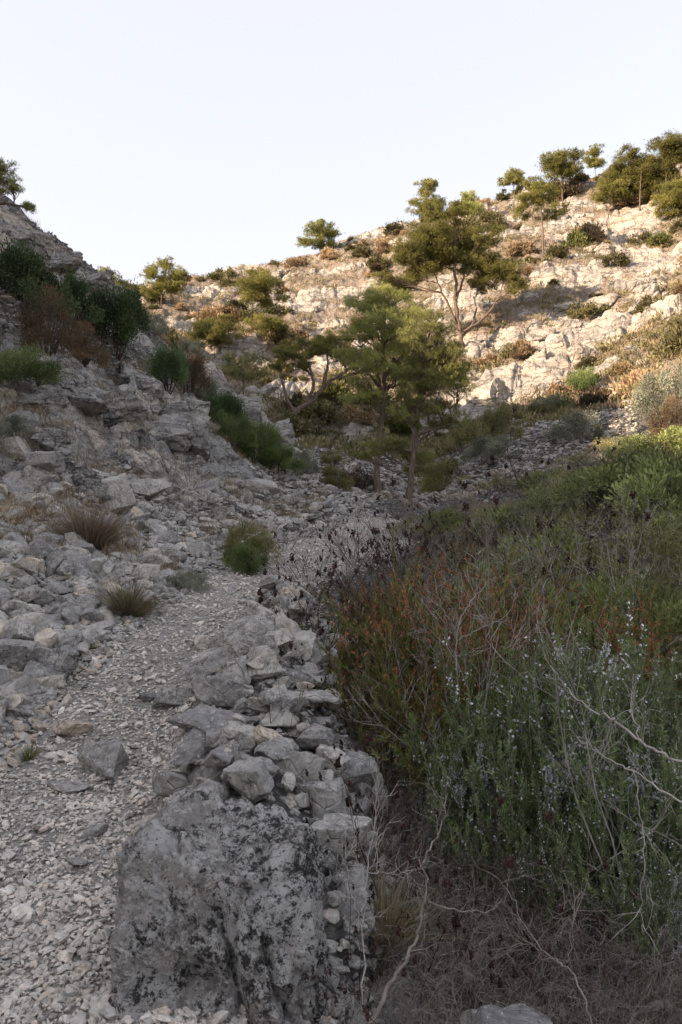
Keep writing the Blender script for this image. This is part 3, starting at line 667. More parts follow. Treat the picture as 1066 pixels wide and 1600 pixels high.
# finer rubble between the blocks, left scree
X, Y, r, rng = scatter(36000, 3.2, 34, 12, (-29, 4)); ok = (pathd(X, Y) > -.1) & (rockmask(X, Y) < .45) & (X < np.interp(Y, pw[2:, 1], pw[2:, 0]) + .2)
X, Y, r = X[ok], Y[ok], r[ok]
warm = np.clip(rng.random(len(X)) * .8 + .5 * ss(9, 5, r), 0, 1)
stone_batch('fine_scree', X, Y, H(X, Y), (.035 + .05 * rng.random(len(X)) ** 2) * (1 + .07 * r), 22, M['rock_b'], 1, label='fine broken stones between the blocks of the left slope', cat='scree', tint=warm)
# path gravel
X, Y, r, rng = scatter(62000, 1.7, 24, 13, (-31, 12)); pdv = pathd(X, Y); ok = (pdv < .1 + .25 * rng.random(len(X)) ** 2 * np.clip(r / 5, 0, 1)) & (Y > 1.3) & (mound(X, Y) < .14)
X, Y, r = X[ok], Y[ok], r[ok]; sz = (.013 + .026 * rng.random(len(X)) ** 1.9 + .035 * (rng.random(len(X)) > .97) + .05 * (rng.random(len(X)) > .997)) * (1 + .05 * r)
stone_batch('path_gravel', X, Y, H(X, Y), sz, 23, M['gravel'], 1, (.35, .6), 'pale crushed limestone gravel covering the footpath', 'gravel')
# near ground left of the path and around the boulder
X, Y, r, rng = scatter(9000, 1.7, 4.5, 14, (-31, 4)); ok = (pathd(X, Y) > 0) & (mound(X, Y) < .1)
X, Y, r = X[ok], Y[ok], r[ok]; sz = .02 + .04 * rng.random(len(X)) ** 2
stone_batch('edge_gravel', X, Y, H(X, Y), sz, 24, M['rock_b'], 1, (.35, .7), 'broken stones along the near edges of the footpath', 'gravel')
# scree on the right, mid distance, and the fan beyond the pines
h = ray(base, [730, 770, 820, 860, 900, 700, 500, 540, 480, 640], [735, 715, 700, 680, 660, 760, 700, 720, 735, 700]); Z0 = []
X, Y, r, rng = scatter(26000, 20, 50, 15, (-6, 22)); m = blobs(X, Y, [(h[i, 0], h[i, 1], 5.) for i in range(len(h))]); ok = (m > rng.random(len(X))) & (rockmask(X, Y) < .5)
X, Y, r = X[ok], Y[ok], r[ok]
stone_batch('hill_scree', X, Y, H(X, Y), (.10 + .22 * rng.random(len(X)) ** 2), 25, M['rock_b'], 1, label='grey broken scree on the slope beyond the central pines', cat='scree')
# stones on the brushy floor right of the pile
X, Y, r, rng = scatter(7000, 2.0, 9, 16, (-3, 31)); ok = pathd(X, Y) > .2
X, Y, r = X[ok], Y[ok], r[ok]
stone_batch('brush_floor_stones', X, Y, H(X, Y), .03 + .09 * rng.random(len(X)) ** 3, 26, M['rock_b'], 1, label='scattered stones on the brushy ground right of the pile', cat='stones')
# limestone outcrops standing out of the left slope
OC = [(22,372,90,'sloping pale outcrop at the left edge above the dark bush',.8),(75,410,90,'cracked outcrop forming the shoulder of the crag',.5),(128,440,84,'outcrop at the broken end of the crag',.5),(175,462,54,'small outcrop on the crag skyline',.8),
      (30,628,110,'wide grey outcrop low on the left edge slope',.5),(110,608,96,'long outcrop below the rusty bush',.5),(165,640,120,'broad ribbed outcrop in the middle of the left slope',.6),(225,655,110,'bulging outcrop right of the broad ribbed one',.7),
      (285,672,96,'smooth rounded end of the left rock slab',.85),(215,600,70,'outcrop under the narrow dark bush',.6),(335,612,50,'pale outcrop on the spur skyline',.9),(375,640,56,'outcrop above the juniper cushions',.9),
      (425,690,60,'pale rock at the very foot of the spur',1.),(442,715,44,'last grey rock of the spur by the valley floor',.9),(60,690,80,'flat outcrop above the scree on the left',.5),(135,760,70,'sunken outcrop in the upper scree',.5),(15,600,70,'outcrop beside the olive green bush at the left edge',.6)]
ho = hit([p[0] for p in OC], [p[1] + p[2] * .1 for p in OC])
for k, (px, py, w, lab, fl) in enumerate(OC):
    x, y, z = ho[k]; wm = w * y / FPX * 1.25
    put_stone(x, y + wm * .25, wm, lab, 'rock', 'rock_outcrop', seed=3000 + k, var=k * 3 + 2, flat=fl * 1.5, tilt=.2, sink=.45, zx=z, lib=crag_me)
# pale outcrop boulders on the sunlit hill
HB = [(985,498,62,'big pale rounded outcrop low on the sunlit right slope',.95),(1052,480,50,'white outcrop at the right edge of the sunlit slope',1.2),(860,410,26,'pale block below the tall pine on the right hill',.7),
      (925,545,44,'broken pale outcrop in the middle of the right slope',.6),(760,470,46,'grey shaded outcrop right of the large forked pine',.7),(850,520,40,'pale slab halfway up the right slope',.5),
      (560,545,34,'pale outcrop behind the central pine tops',.6),(440,420,26,'pale rock near the far skyline on the left',.5),(905,330,40,'white outcrop below the hilltop pines',.5),
      (955,600,40,'pale rock on the lower right slope',.5),(700,430,30,'pale rock behind the forked pine crown',.6),(1010,440,44,'leaning pale outcrop on the upper right slope',.7),(880,470,44,'jutting pale outcrop above the middle ledge',.6),
      (720,640,60,'large lit rock face foot just right of the central pines',.8),(765,610,64,'broad cream slab at the foot of the right slope',.7),(815,575,60,'cream slab stepping up the lower right slope',.6),(860,600,50,'lit rock left of the perched green shrub',.7),
      (740,575,50,'cream rock under the forked pine',.6),(900,500,40,'cream ledge end near the middle of the right slope',.6),(1000,540,44,'pale ledge near the right edge',.5),(945,470,40,'pale rock above the big rounded outcrop',.6),
      (830,455,36,'pale rock left of the middle ledge',.6),(905,395,36,'pale rock on the upper right slope',.6),(960,380,40,'pale slab below the hilltop grove',.5),(620,375,24,'pale rock near the middle skyline',.6),(480,480,30,'pale rock on the far middle slope',.6),
      (300,500,26,'pale rock on the far left slope',.6),(370,470,26,'pale rock left of the two tiered pine',.6),(500,620,40,'lit rock behind the curved pine',.6),(430,600,34,'pale rock left of the curved pine crown',.7)]
hb = hit([p[0] for p in HB], [p[1] + p[2] * .3 for p in HB])
for k, (px, py, w, lab, fl) in enumerate(HB):
    x, y, z = hb[k]; put_stone(x, y + w * y / FPX * .3, w * y / FPX * 1.3, lab, 'rock', 'rock_outcrop', zx=z, seed=2000 + k, var=k, flat=fl * 1.7, tilt=.15, sink=.5, lib=pale_me)

# ------------------------------------------------------------------ plants: generators (units of metres unless noted)
def shrub(seed, leafmat, wood, nstem=9, rad=1., hgt=1., nleaf=9000, leaf=(.07, .03), kind='leaf', clump=26, cl_r=.3, shape=.6):
    """rounded woody shrub about `rad` wide in radius; returns stems mesh, foliage mesh"""
    rng = np.random.default_rng(seed)
    a = rng.uniform(0, 2 * np.pi, nstem); D = np.stack([np.cos(a) * .7, np.sin(a) * .7, rng.uniform(.6, 1.4, nstem)], 1)
    P, Rr = grow(np.stack([np.cos(a) * .08, np.sin(a) * .08, -.08 + 0 * a], 1) * rad, D, rng.uniform(.6, .95, nstem) * hgt, .025 * rad, 5, rng, .22, .1)
    g = Geo(); g.add(*tubes(P, Rr, 5))
    S, D2, r2 = branch(P, Rr, 7, rng, .25, .8); P2, R2 = grow(S, D2, rng.uniform(.2, .5, len(S)) * rad, r2 * .5, 3, rng, .3, .1)
    V, F = tubes(P2, R2, 3); g.add(V, F, .6)
    # clumps spread over a lumpy dome
    th = rng.uniform(0, 2 * np.pi, clump); el = np.arcsin(rng.uniform(.0, 1, clump)); rr = rng.uniform(.5, .92, clump)
    C = np.stack([np.cos(th) * np.cos(el) * rad * rr, np.sin(th) * np.cos(el) * rad * rr, (.12 + np.sin(el) * rr * .85) * hgt], 1)
    C = C + rng.normal(0, .06, C.shape) * rad
    ci = rng.integers(0, clump, nleaf); cr = rng.uniform(.6, 1.25, clump) * cl_r * rad
    u = rdir(nleaf, rng); rr = rng.random(nleaf) ** .45
    rr = rr * (1 + .9 * (rng.random(nleaf) > .86)); Pl = C[ci] + u * (rr * cr[ci])[:, None] * np.array([1, 1, .8]); Pl[:, 2] = np.maximum(Pl[:, 2], .02)
    Dl = unit(u * .8 + unit(C[ci]) * .5 + np.array([0, 0, .5]) + .5 * rng.normal(size=u.shape))
    V, F = leaves(Pl, Dl, leaf[0] * rng.uniform(.6, 1.3, nleaf), leaf[1] * rng.uniform(.7, 1.2, nleaf), rng, kind)
    ct = rng.uniform(.02, .85, clump)[ci] + rng.normal(0, .14, nleaf)
    fo = Geo().add(V, F, np.repeat(np.clip(ct, 0, 1), 4 if kind == 'leaf' else 3))
    return g.mesh('stems', wood), fo.mesh('foliage', leafmat)
def bare(seed, wood, nstem=14, hgt=1., spread=.55, lv=(6, 5, 3), r0=.008, seeds=0, jit=.16, lens=(.5, .45, .4), up=.06, sides=4):
    """leafless branching shrub, optionally with dark seed heads on the tips"""
    rng = np.random.default_rng(seed); a = rng.uniform(0, 2 * np.pi, nstem); q = rng.random(nstem) ** .5
    b = np.stack([np.cos(a) * q, np.sin(a) * q, 0 * a], 1); D = b * spread * 1.6 + np.array([0, 0, 1.]) + .15 * rng.normal(size=b.shape)
    P, Rr = grow(b * .16 * hgt + np.array([0, 0, -.05]), D, rng.uniform(.55, 1., nstem) * hgt, r0 * rng.uniform(.7, 1.2, nstem), 7, rng, jit, up)
    g = Geo(); V, F = tubes(P, Rr, sides + 1); g.add(V, F, .35); L = hgt; tips = [P[:, -1]]
    for i, m in enumerate(lv):
        L = L * lens[i]; S, D2, r2 = branch(P, Rr, m, rng, .25, .55); P, Rr = grow(S, D2, rng.uniform(.4, 1., len(S)) * L, np.maximum(r2 * .6, .0011), 4 if i < 2 else 3, rng, jit * 1.2, up)
        V, F = tubes(P, Rr, 3); g.add(V, F, np.repeat(rng.uniform(.2, .9, len(P)), P.shape[1] * 3)); tips.append(P[:, -1])
    me = g.mesh('branches', wood); out = [('branches', me)]
    if seeds:
        T = np.concatenate(tips[:2]); T = T[rng.permutation(len(T))[:seeds]]
        for p in T: out.append(('seed_head', SEED[rng.integers(4)], tuple(p), rng.uniform(.7, 1.2)))
    return out
def seed_head(seed):
    rng = np.random.default_rng(seed); V0, F0 = ico(1); gg = Geo()
    for q in range(11):
        c = np.array([rng.normal() * .007, rng.normal() * .007, (q / 11. - .45) * .055])
        gg.add(V0 * rng.uniform(.006, .011) * (1.15 - abs(q / 11. - .4)) * rng.uniform(.7, 1.4, 3) + c, F0, rng.random())
    return gg.mesh('seed_head', M['seed'])
SEED = [seed_head(i) for i in range(4)]
def tussock(seed, mat, n=1500, hgt=.5, rad=.3, wd=.004, droop=.5, mixmat=None):
    rng = np.random.default_rng(seed); a = rng.uniform(0, 2 * np.pi, n); q = rng.random(n) ** .6
    o = np.stack([np.cos(a), np.sin(a), 0 * a], 1); P = o * (q * rad * .35)[:, None]; lean = q * rng.uniform(.4, 1.3, n); L = rng.uniform(.2, 1., n) ** 1.3 * hgt * (1 + .5 * (rng.random(n) > .93))
    D = unit(o * lean[:, None] + np.array([0, 0, 1.]) + .2 * rng.normal(size=o.shape)); pts = [P]
    for i in range(4): D = unit(D + o * droop * .25 * lean[:, None] + np.array([0, 0, -.12 * droop * i]) + .05 * rng.normal(size=o.shape)); pts.append(pts[-1] + D * L[:, None] / 4)
    P = np.stack(pts, 1); _, A, B = frame(P[:, -1] - P[:, 0]); ph = rng.uniform(0, 6.3, n)[:, None]; S = A * np.cos(ph) + B * np.sin(ph)
    w = (wd * np.array([1, .9, .75, .5, .08]))[None, :, None]; V = np.stack([P - S[:, None] * w * .5, P + S[:, None] * w * .5], 2).reshape(-1, 3)
    i = (np.arange(n) * 10)[:, None] + (np.arange(4) * 2)[None]; i = i.reshape(-1, 1)
    F = np.concatenate([i + np.array([0, 1, 3]), i + np.array([0, 3, 2])]); return V, F, np.repeat(np.clip(rng.normal(.5, .22, n), 0, 1), 10)
def rosemary(seed, n=150, hgt=.75, rad=.5, flowers=500):
    rng = np.random.default_rng(seed); a = rng.uniform(0, 2 * np.pi, n); q = rng.random(n) ** .55; o = np.stack([np.cos(a), np.sin(a), 0 * a], 1)
    P, Rr = grow(o * (q * rad * .45)[:, None] + np.array([0, 0, -.05]), o * (q * 1.1)[:, None] + np.array([0, 0, 1.]), hgt * rng.uniform(.55, 1.05, n) * (1.05 - .25 * q), .004, 7, rng, .10, .10, .5)
    S, D2, r2 = branch(P, Rr, 5, rng, .35, .5, .95); P2, R2 = grow(S, unit(D2 + np.array([0, 0, .45])), rng.uniform(.08, .22, len(S)) * hgt / .75, .0016, 7, rng, .08, .15, .5)
    g = Geo(); g.add(*tubes(P, Rr, 4)); g.add(*tubes(P2, R2, 3))
    lf = Geo(); tops = []
    for PP, per, lo in ((P, 110, .35), (P2, 62, 0.)):
        m, k, _ = PP.shape; t = rng.uniform(lo, 1, (m, per)) * (k - 1); i = np.minimum(t.astype(int), k - 2); f = (t - i)[..., None]; aa = np.arange(m)[:, None]
        B = (PP[aa, i] * (1 - f) + PP[aa, i + 1] * f).reshape(-1, 3); D = unit(PP[aa, i + 1] - PP[aa, i]).reshape(-1, 3)
        Dl = unit(D * .8 + .75 * rdir(len(B), rng)); V, F = leaves(B, Dl, rng.uniform(.014, .027, len(B)), .0042, rng)
        tt = np.clip(np.repeat(rng.uniform(.15, .7, m), per) + .3 * (t.ravel() / (k - 1) - .5) + rng.normal(0, .12, len(B)), 0, 1); lf.add(V, F, np.repeat(tt, 4)); tops.append((B, D))
    out = [('stems', g.mesh('stems', M['twig'])), ('foliage', lf.mesh('foliage', M['rosemary']))]
    if flowers:
        B, D = tops[1]; cl = B[rng.integers(0, len(B), 9)]; d = np.min(np.linalg.norm(B[:, None] - cl[None], axis=2), 1)
        w = (np.exp(-(d / .075) ** 2) + .008) * np.exp(3.5 * B[:, 2] / hgt) * (.15 + np.hypot(B[:, 0], B[:, 1])); sel = rng.choice(len(B), min(flowers, len(B)), False, p=w / w.sum()); gg = Geo()
        for k in range(5):
            Dd = unit(rdir(len(sel), rng) + np.array([0, 0, .3])); V, F = leaves(B[sel] + Dd * .008, Dd, rng.uniform(.009, .012, len(sel)), .0085, rng); gg.add(V, F, np.repeat(rng.random(len(sel)), 4))
        out.append(('flowers', gg.mesh('flowers', M['rosemary_flower'])))
    return out
def heath(seed, n=90, hgt=1.3, rad=.45, rust=.3, wood='twig_dark', leafmat='heath', ln=.034):
    """feathery upright shrub of fine needles with rusty tips"""
    rng = np.random.default_rng(seed); a = rng.uniform(0, 2 * np.pi, n); q = rng.random(n) ** .5; o = np.stack([np.cos(a), np.sin(a), 0 * a], 1)
    P, Rr = grow(o * (q * rad * .4)[:, None] + np.array([0, 0, -.05]), o * (q * .85)[:, None] + np.array([0, 0, 1.]), hgt * rng.uniform(.5, 1., n) * (1.08 - .3 * q), .0035, 8, rng, .15, .05, .4)
    S, D2, r2 = branch(P, Rr, 12, rng, .15, .75); P2, R2 = grow(S, unit(D2 + np.array([0, 0, .25])), rng.uniform(.10, .34, len(S)) * hgt / 1.3, .0014, 5, rng, .12, .1, .4)
    g = Geo(); g.add(*tubes(P, Rr, 4)); g.add(*tubes(P2, R2, 3)); lf = Geo(); ru = Geo(); pats = rdir(4, rng) * np.array([.7 * rad, .7 * rad, .5 * hgt]) + np.array([0, 0, .62 * hgt])
    for PP, per in ((P, 60), (P2, 44)):
        m, k, _ = PP.shape; t = rng.uniform(.2 if per == 60 else 0, 1, (m, per)) * (k - 1); i = np.minimum(t.astype(int), k - 2); f = (t - i)[..., None]; aa = np.arange(m)[:, None]
        B = (PP[aa, i] * (1 - f) + PP[aa, i + 1] * f).reshape(-1, 3); D = unit(PP[aa, i + 1] - PP[aa, i]).reshape(-1, 3)
        tipb = t.ravel() / (k - 1); near = np.exp(-(np.min(np.linalg.norm((B[:, None] - pats[None]) / np.array([1, 1, 1.4]), axis=2), 1) / (.24 * rad / .45)) ** 2)
        isr = rng.random(len(B)) < rust * (near * 2.6 + .14) * (.4 + tipb)
        Dl = unit(D + .6 * rdir(len(B), rng)); tt = np.clip(np.repeat(rng.uniform(.1, .75, m), per) + rng.normal(0, .12, len(B)), 0, 1)
        V, F = leaves(B[~isr], Dl[~isr], rng.uniform(.7, 1.3, (~isr).sum()) * ln, ln * .17, rng, 'needle'); lf.add(V, F, np.repeat(tt[~isr], 3))
        if isr.any(): V, F = leaves(B[isr], Dl[isr], rng.uniform(.7, 1.3, isr.sum()) * ln * .75, ln * .26, rng); ru.add(V, F, np.repeat(rng.random(isr.sum()), 4))
    out = [('stems', g.mesh('stems', M[wood])), ('foliage', lf.mesh('foliage', M[leafmat]))]
    if ru.n: out.append(('rusty_tips', ru.mesh('rusty_tips', M['heath_rust'])))
    return out

# ------------------------------------------------------------------ pines
def pine(label, trunk, d, crown, mat='pine', r0=None, dens=1., extra=(), needle=None, group=None, seed=0, name='pine_tree', snap=True, dead=12, cat='pine tree', twigs=True, wood='bark', swell=1.):
    """trunk: px polyline from the foot; crown: (px, py, rx, ry) lobes; all at distance d, given depth by chance"""
    rng = np.random.default_rng(seed + 1000); foot = trunk[0]; hh = hit([foot[0]], [foot[1]])[0]
    if abs(hh[1] - d) < d * .35: d = float(hh[1])
    s = d / FPX; fx = (foot[0] - CX) * s; fz = hz(fx, d); dz = fz - (EYE + (CY - foot[1]) * s)
    if dz < 0: dz *= .5
    org = np.array([fx, d, fz])
    def w(px, py, dy=0.): return np.array([(px - CX) * s, d + dy, EYE + (CY - py) * s + dz]) - org
    def line(pts, ra, rb, dy0=0., dy1=0.):
        pts = [w(*p) for p in pts]; k = len(pts)
        for i, p in enumerate(pts): p[1] += dy0 + (dy1 - dy0) * i / max(1, k - 1)
        P = np.array(pts); t = np.linspace(0, k - 1, k * 4); Q = np.stack([np.interp(t, np.arange(k), P[:, j]) for j in range(3)], 1)
        for _ in range(2): Q[1:-1] = (Q[:-2] + 2 * Q[1:-1] + Q[2:]) / 4
        jit = rng.normal(0, ra * .25, Q.shape); jit[0] = 0; Q = Q + jit
        return Q, np.linspace(ra, rb, len(Q))
    top = min(trunk[-1][1], min(c[1] - c[3] for c in crown)); ht = (foot[1] - top) * s
    r0 = r0 or ht * .013
    Q, rr = line([(trunk[0][0], trunk[0][1])] + list(trunk[1:]), r0, r0 * .35); Q[0] = (0, 0, -.5 - r0 * 2); rr[0] *= 1.5; rr[1] *= 1.15
    g = Geo(); g.add(*tubes(Q[None], rr[None], 9)); allP = [(Q, rr)]; stems = [(Q, rr)]
    lg = Geo()
    for e in extra:
        q, r2 = line([tuple(e[0])] + list(e[1:]), r0 * .62, r0 * .2, 0, rng.normal() * ht * .06); lg.add(*tubes(q[None], r2[None], 7)); stems.append((q, r2))
    A = np.concatenate([q for q, _ in stems]); Ar = np.concatenate([x for _, x in stems])
    fo = Geo(); nl = needle or (max(.10, .0022 * d), max(.011, .00033 * d))
    for ci, (px, py, rx, ry) in enumerate(crown):
        rx *= 1.22 * swell; ry *= 1.5 * swell
        C = w(px, py, rng.normal() * rx * s * .5); a = np.array([rx * s, rx * s * .9, ry * s])
        # limb from the nearest lower stem point
        cand = np.linalg.norm(A - C, axis=1) + np.maximum(A[:, 2] - C[2] + .1 * ht, 0) * 2 ; k = int(np.argmin(cand)); st = A[k]
        mid = (st + C) / 2 + rng.normal(0, .04, 3) * ht * .5 + np.array([0, 0, -.01 * ht])
        tt = np.linspace(0, 1, 7)[:, None]; q = st * (1 - tt) ** 2 + mid * 2 * tt * (1 - tt) + C * tt ** 2; q[1:-1] += rng.normal(0, .008 * ht, q[1:-1].shape)
        r2 = np.linspace(min(Ar[k] * .7, r0 * .4), r0 * .10, 7); lg.add(*tubes(q[None], r2[None], 6))
        # sub clumps
        nc = int(np.clip(rx * ry * s * s * 9, 22, 40)); u = rdir(nc, rng); u[:, 2] = u[:, 2] * .8 + .15
        cc = C + u * a * (rng.random(nc)[:, None] ** .4); cr = rng.uniform(.20, .44, nc) * np.sqrt(rx * ry) * s
        if twigs:
            nb = nc; S = np.repeat(q[3:6].mean(0)[None], nb, 0); kk = rng.integers(2, 7, nb); S = q[kk]
            m2 = (S + cc) / 2 + rng.normal(0, .05, (nb, 3)) * a.mean(); t3 = np.linspace(0, 1, 5)[None, :, None]
            P3 = S[:, None] * (1 - t3) ** 2 + m2[:, None] * 2 * t3 * (1 - t3) + cc[:, None] * t3 ** 2; lg.add(*tubes(P3, np.repeat(np.linspace(r0 * .11, r0 * .035, 5)[None], nb, 0), 4))
        vol = cr ** 2; ntuft = np.maximum(8, (vol / (nl[0] ** 2) * 9.5 * dens)).astype(int); i = np.repeat(np.arange(nc), ntuft); n = len(i)
        u2 = rdir(n, rng); tp = cc[i] + u2 * (rng.random(n)[:, None] ** .5 * cr[i][:, None] * (1 + .8 * (rng.random(n)[:, None] > .88))) * np.array([1.1, 1.1, .62])
        td = unit(u2 * .7 + np.array([0, 0, .75]) + .4 * rng.normal(size=u2.shape)); tint = rng.uniform(.15, .8, nc)[i]
        K = 9; B = np.repeat(tp, K, 0) + rng.normal(0, nl[0] * .22, (n * K, 3)); D = unit(np.repeat(td, K, 0) + .75 * rdir(n * K, rng))
        V, F = leaves(B, D, nl[0] * rng.uniform(.6, 1.2, n * K), nl[1], rng, 'needle'); fo.add(V, F, np.repeat(np.clip(np.repeat(tint, K) + rng.normal(0, .13, n * K), 0, 1), 3))
    if dead:
        k = rng.integers(int(len(A) * .25), len(A), dead); D = rdir(dead, rng); D[:, 2] = abs(D[:, 2]) * .3
        P, Rr = grow(A[k], D, ht * rng.uniform(.06, .16, dead), Ar[k] * .25, 5, rng, .25, .0, .2); lg.add(*tubes(P, Rr, 4))
        S, D2, r2 = branch(P, Rr, 4, rng, .3, .7); P, Rr = grow(S, D2, ht * .05, r2 * .5, 3, rng, .3); lg.add(*tubes(P, Rr, 3))
    return thing(name, label, cat, org, group=group, parts=[('trunk', g.mesh('trunk', M[wood], True)), ('limbs', lg.mesh('limbs', M[wood], True)), ('crown', fo.mesh('crown', M[mat]))])

PG = 'pines scattered over the hillsides'
pine('taller straight pine left of the pair standing in the valley floor', [(590,768),(587,720),(597,660),(602,600),(597,540),(600,480)], 26,
     [(592,460,20,14),(612,470,26,13),(572,478,26,14),(640,486,26,13),(560,505,26,12),(650,506,26,13),(578,486,26,13),(628,496,22,12),(600,502,30,15),(570,520,26,13),(638,524,30,13),(600,534,36,15),(556,550,28,12),(620,556,38,15),(580,575,34,13),(615,548,30,13),(560,625,26,9),(604,640,26,9),(640,572,26,12),(560,528,22,10),(566,600,24,10),(620,590,30,12),(640,606,22,9),(585,622,22,9)],
     'pine_shade_tone', .12, .8, seed=1, extra=[[(598,610),(580,590),(562,572)],[(600,590),(622,560),(640,540)]], group=PG)
pine('slender pine right of the pair standing in the valley floor', [(637,786),(646,720),(650,660),(655,610),(662,560),(672,505)], 24.5,
     [(672,500,20,12),(700,540,26,12),(712,575,24,10),(705,612,24,9),(645,540,22,10),(690,512,20,10),(655,524,24,11),(684,540,28,11),(700,560,20,9),(660,560,26,11),(690,585,26,10),(665,640,24,8),(650,585,24,10),(676,608,26,9),(640,655,20,8),(712,600,14,7),(660,600,24,10),(640,626,22,9),(690,630,22,8),(708,660,26,9),(680,668,24,8),(600,700,26,9),(570,712,18,6),(626,690,20,7),(650,712,18,7)],
     'pine_shade_tone', .10, .72, seed=2, swell=1.12, extra=[[(650,680),(675,672),(705,664)],[(648,705),(620,700),(590,704)],[(655,610),(680,590),(705,588)]], dead=24, group=PG)
pine('pine with a curved leaning trunk at the foot of the sunlit slope', [(450,668),(456,648),(474,634),(491,622),(506,601),(532,582),(550,574)], 40,
     [(540,560,26,12),(515,545,28,12),(490,540,24,12),(468,552,20,10),(448,546,18,10),(520,528,24,9),(560,548,22,10),(436,566,14,9),(478,568,18,8),(570,575,18,8)],
     'pine', .2, 1., seed=3, extra=[[(462,646),(448,620),(440,590),(436,575)],[(478,632),(492,600),(486,575),(478,556)],[(506,601),(512,575),(512,556)]], dead=20, group=PG)
pine('large forked pine with spreading crown on the sunlit slope', [(723,546),(720,525),(716,500),(712,470),(712,440),(711,400),(712,370)], 55,
     [(663,398,34,19),(683,362,32,15),(650,420,24,14),(632,404,18,13),(628,440,20,12),(723,372,28,18),(705,345,20,10),(700,398,28,15),(768,405,26,15),(752,384,20,12),(785,430,24,13),(803,450,16,11),(760,438,20,10),(672,335,14,8),(738,412,22,12),(600,438,12,9)],
     'pine', .22, 1., swell=1.15, seed=4, extra=[[(718,520),(700,480),(684,445),(672,415)],[(722,528),(742,505),(748,478),(745,455)],[(724,520),(755,500),(778,470),(786,445)],[(712,470),(725,440),(728,400)]], dead=26, group=PG)
pine('tall pine with a bare lower trunk on the right hill', [(849,397),(849,370),(847,345),(846,320)], 85,
     [(833,312,22,12),(853,293,22,11),(862,330,26,9),(825,328,15,9),(838,288,14,8),(848,312,20,10)], seed=5, dead=8, group=PG)
pine('wide crowned pine on the crest right of the tall bare trunked one', [(879,322),(879,300),(877,285),(876,265)], 92,
     [(878,252,26,12),(860,256,16,9),(894,268,17,9),(872,240,18,7),(898,246,12,7),(880,270,18,8)], seed=6, dead=8, group=PG)
pine('small round pine alone on the ridge line', [(805,303),(803,290),(801,280)], 107, [(800,272,15,9),(791,280,9,6),(810,280,9,6),(802,262,9,5)], seed=7, dead=4, group=PG)
pine('small upright pine on the ridge right of the wide crowned pine', [(932,283),(930,268),(928,255)], 101, [(927,248,11,10),(930,237,9,6),(922,258,9,7),(934,260,7,6)], seed=8, dead=4, group=PG)
pine('pale green pine at the left end of the hilltop grove', [(950,340),(955,315),(962,300)], 88, [(953,302,20,12),(970,285,20,14),(940,310,12,8),(968,308,16,9)], seed=9, dead=3, group=PG)
pine('broad dense pine in the middle of the hilltop grove', [(1000,330),(1000,300),(1002,270)], 87, [(998,252,30,15),(983,275,26,15),(1015,275,26,15),(1003,300,28,14),(985,240,14,8),(1020,295,20,12)], seed=10, dead=3, group=PG)
pine('tallest pine of the hilltop grove near the right edge', [(1040,325),(1040,290),(1042,260)], 86, [(1038,235,24,13),(1055,245,24,15),(1030,255,24,13),(1050,275,24,15),(1062,226,18,10)], seed=11, dead=3, group=PG)
pine('low spreading pine below the hilltop grove at the right edge', [(1058,345),(1060,325),(1062,300)], 80, [(1055,312,26,15),(1078,300,26,20),(1040,325,18,10),(1070,335,22,12)], seed=12, dead=3, group=PG)
pine('stocky pine with two crown tiers on the middle skyline', [(668,352),(667,335),(666,315)], 112, [(664,297,16,9),(670,312,20,8),(660,325,22,9),(682,322,12,7),(672,290,9,5)], seed=13, dead=4, group=PG)
pine('pointed dark pine just right of the stocky skyline pine', [(730,350),(731,335),(732,318)], 104, [(733,312,11,9),(722,324,14,9),(742,326,14,8),(730,335,16,8)], 'pine_shade_tone', seed=14, dead=2, group=PG)
pine('low dark pine clump on the skyline above the valley', [(502,398),(502,380),(503,365)], 115, [(504,352,13,9),(497,365,18,9),(515,368,16,9),(478,380,12,8),(500,380,20,8),(522,382,12,7)], 'pine_shade_tone', seed=15, dead=2, group=PG)
pine('layered pine on the left skyline', [(252,482),(253,460),(255,440)], 104, [(256,412,14,8),(238,432,20,9),(270,432,18,9),(254,448,26,10),(232,456,16,8),(280,450,12,7)], seed=16, dead=4, group=PG)
pine('brownish thin pine behind the crag on the left', [(188,490),(186,470),(182,450)], 60, [(172,432,18,12),(188,440,16,11),(198,456,12,10),(166,418,10,7),(180,455,14,9)], seed=17, dens=.6, dead=12, group=PG)
pine('two tiered pine on the far slope above the valley', [(424,541),(423,520),(420,495),(415,470)], 75, [(408,455,26,15),(400,442,18,9),(420,470,22,11),(413,510,22,9),(432,512,13,7),(392,468,14,8)], seed=18, dead=5, swell=1.2, group=PG)
pine('round bushy pine low on the far left slope', [(335,556),(334,540),(332,525)], 78, [(330,512,22,12),(345,525,22,12),(322,528,18,10),(352,508,12,8),(338,540,24,10)], seed=19, dead=2, swell=1.3, group=PG)
pine('pale yellow green young tree below the far left slope', [(380,622),(380,605),(382,585)], 48, [(382,570,20,11),(366,580,16,10),(398,582,18,11),(380,592,26,11),(358,562,10,7),(404,566,10,8)], 'shrub_olive', seed=20, dens=.5, dead=16, name='young_tree', cat='tree', extra=[[(380,612),(368,592),(360,572)],[(380,610),(394,590),(402,572)]])
pine('dark pine overhanging the crag at the upper left corner', [(-22,330),(-14,300),(-6,275)], 25, [(2,262,16,9),(10,285,18,9),(-10,275,22,14),(22,296,12,6),(0,300,16,7),(-14,250,16,9),(46,327,8,5)], 'pine_shade_tone', .12, .55, seed=21, dead=10, group=PG, snap=True, extra=[[(-20,322),(10,318),(44,328)],[(-10,290),(8,284),(26,292)]])

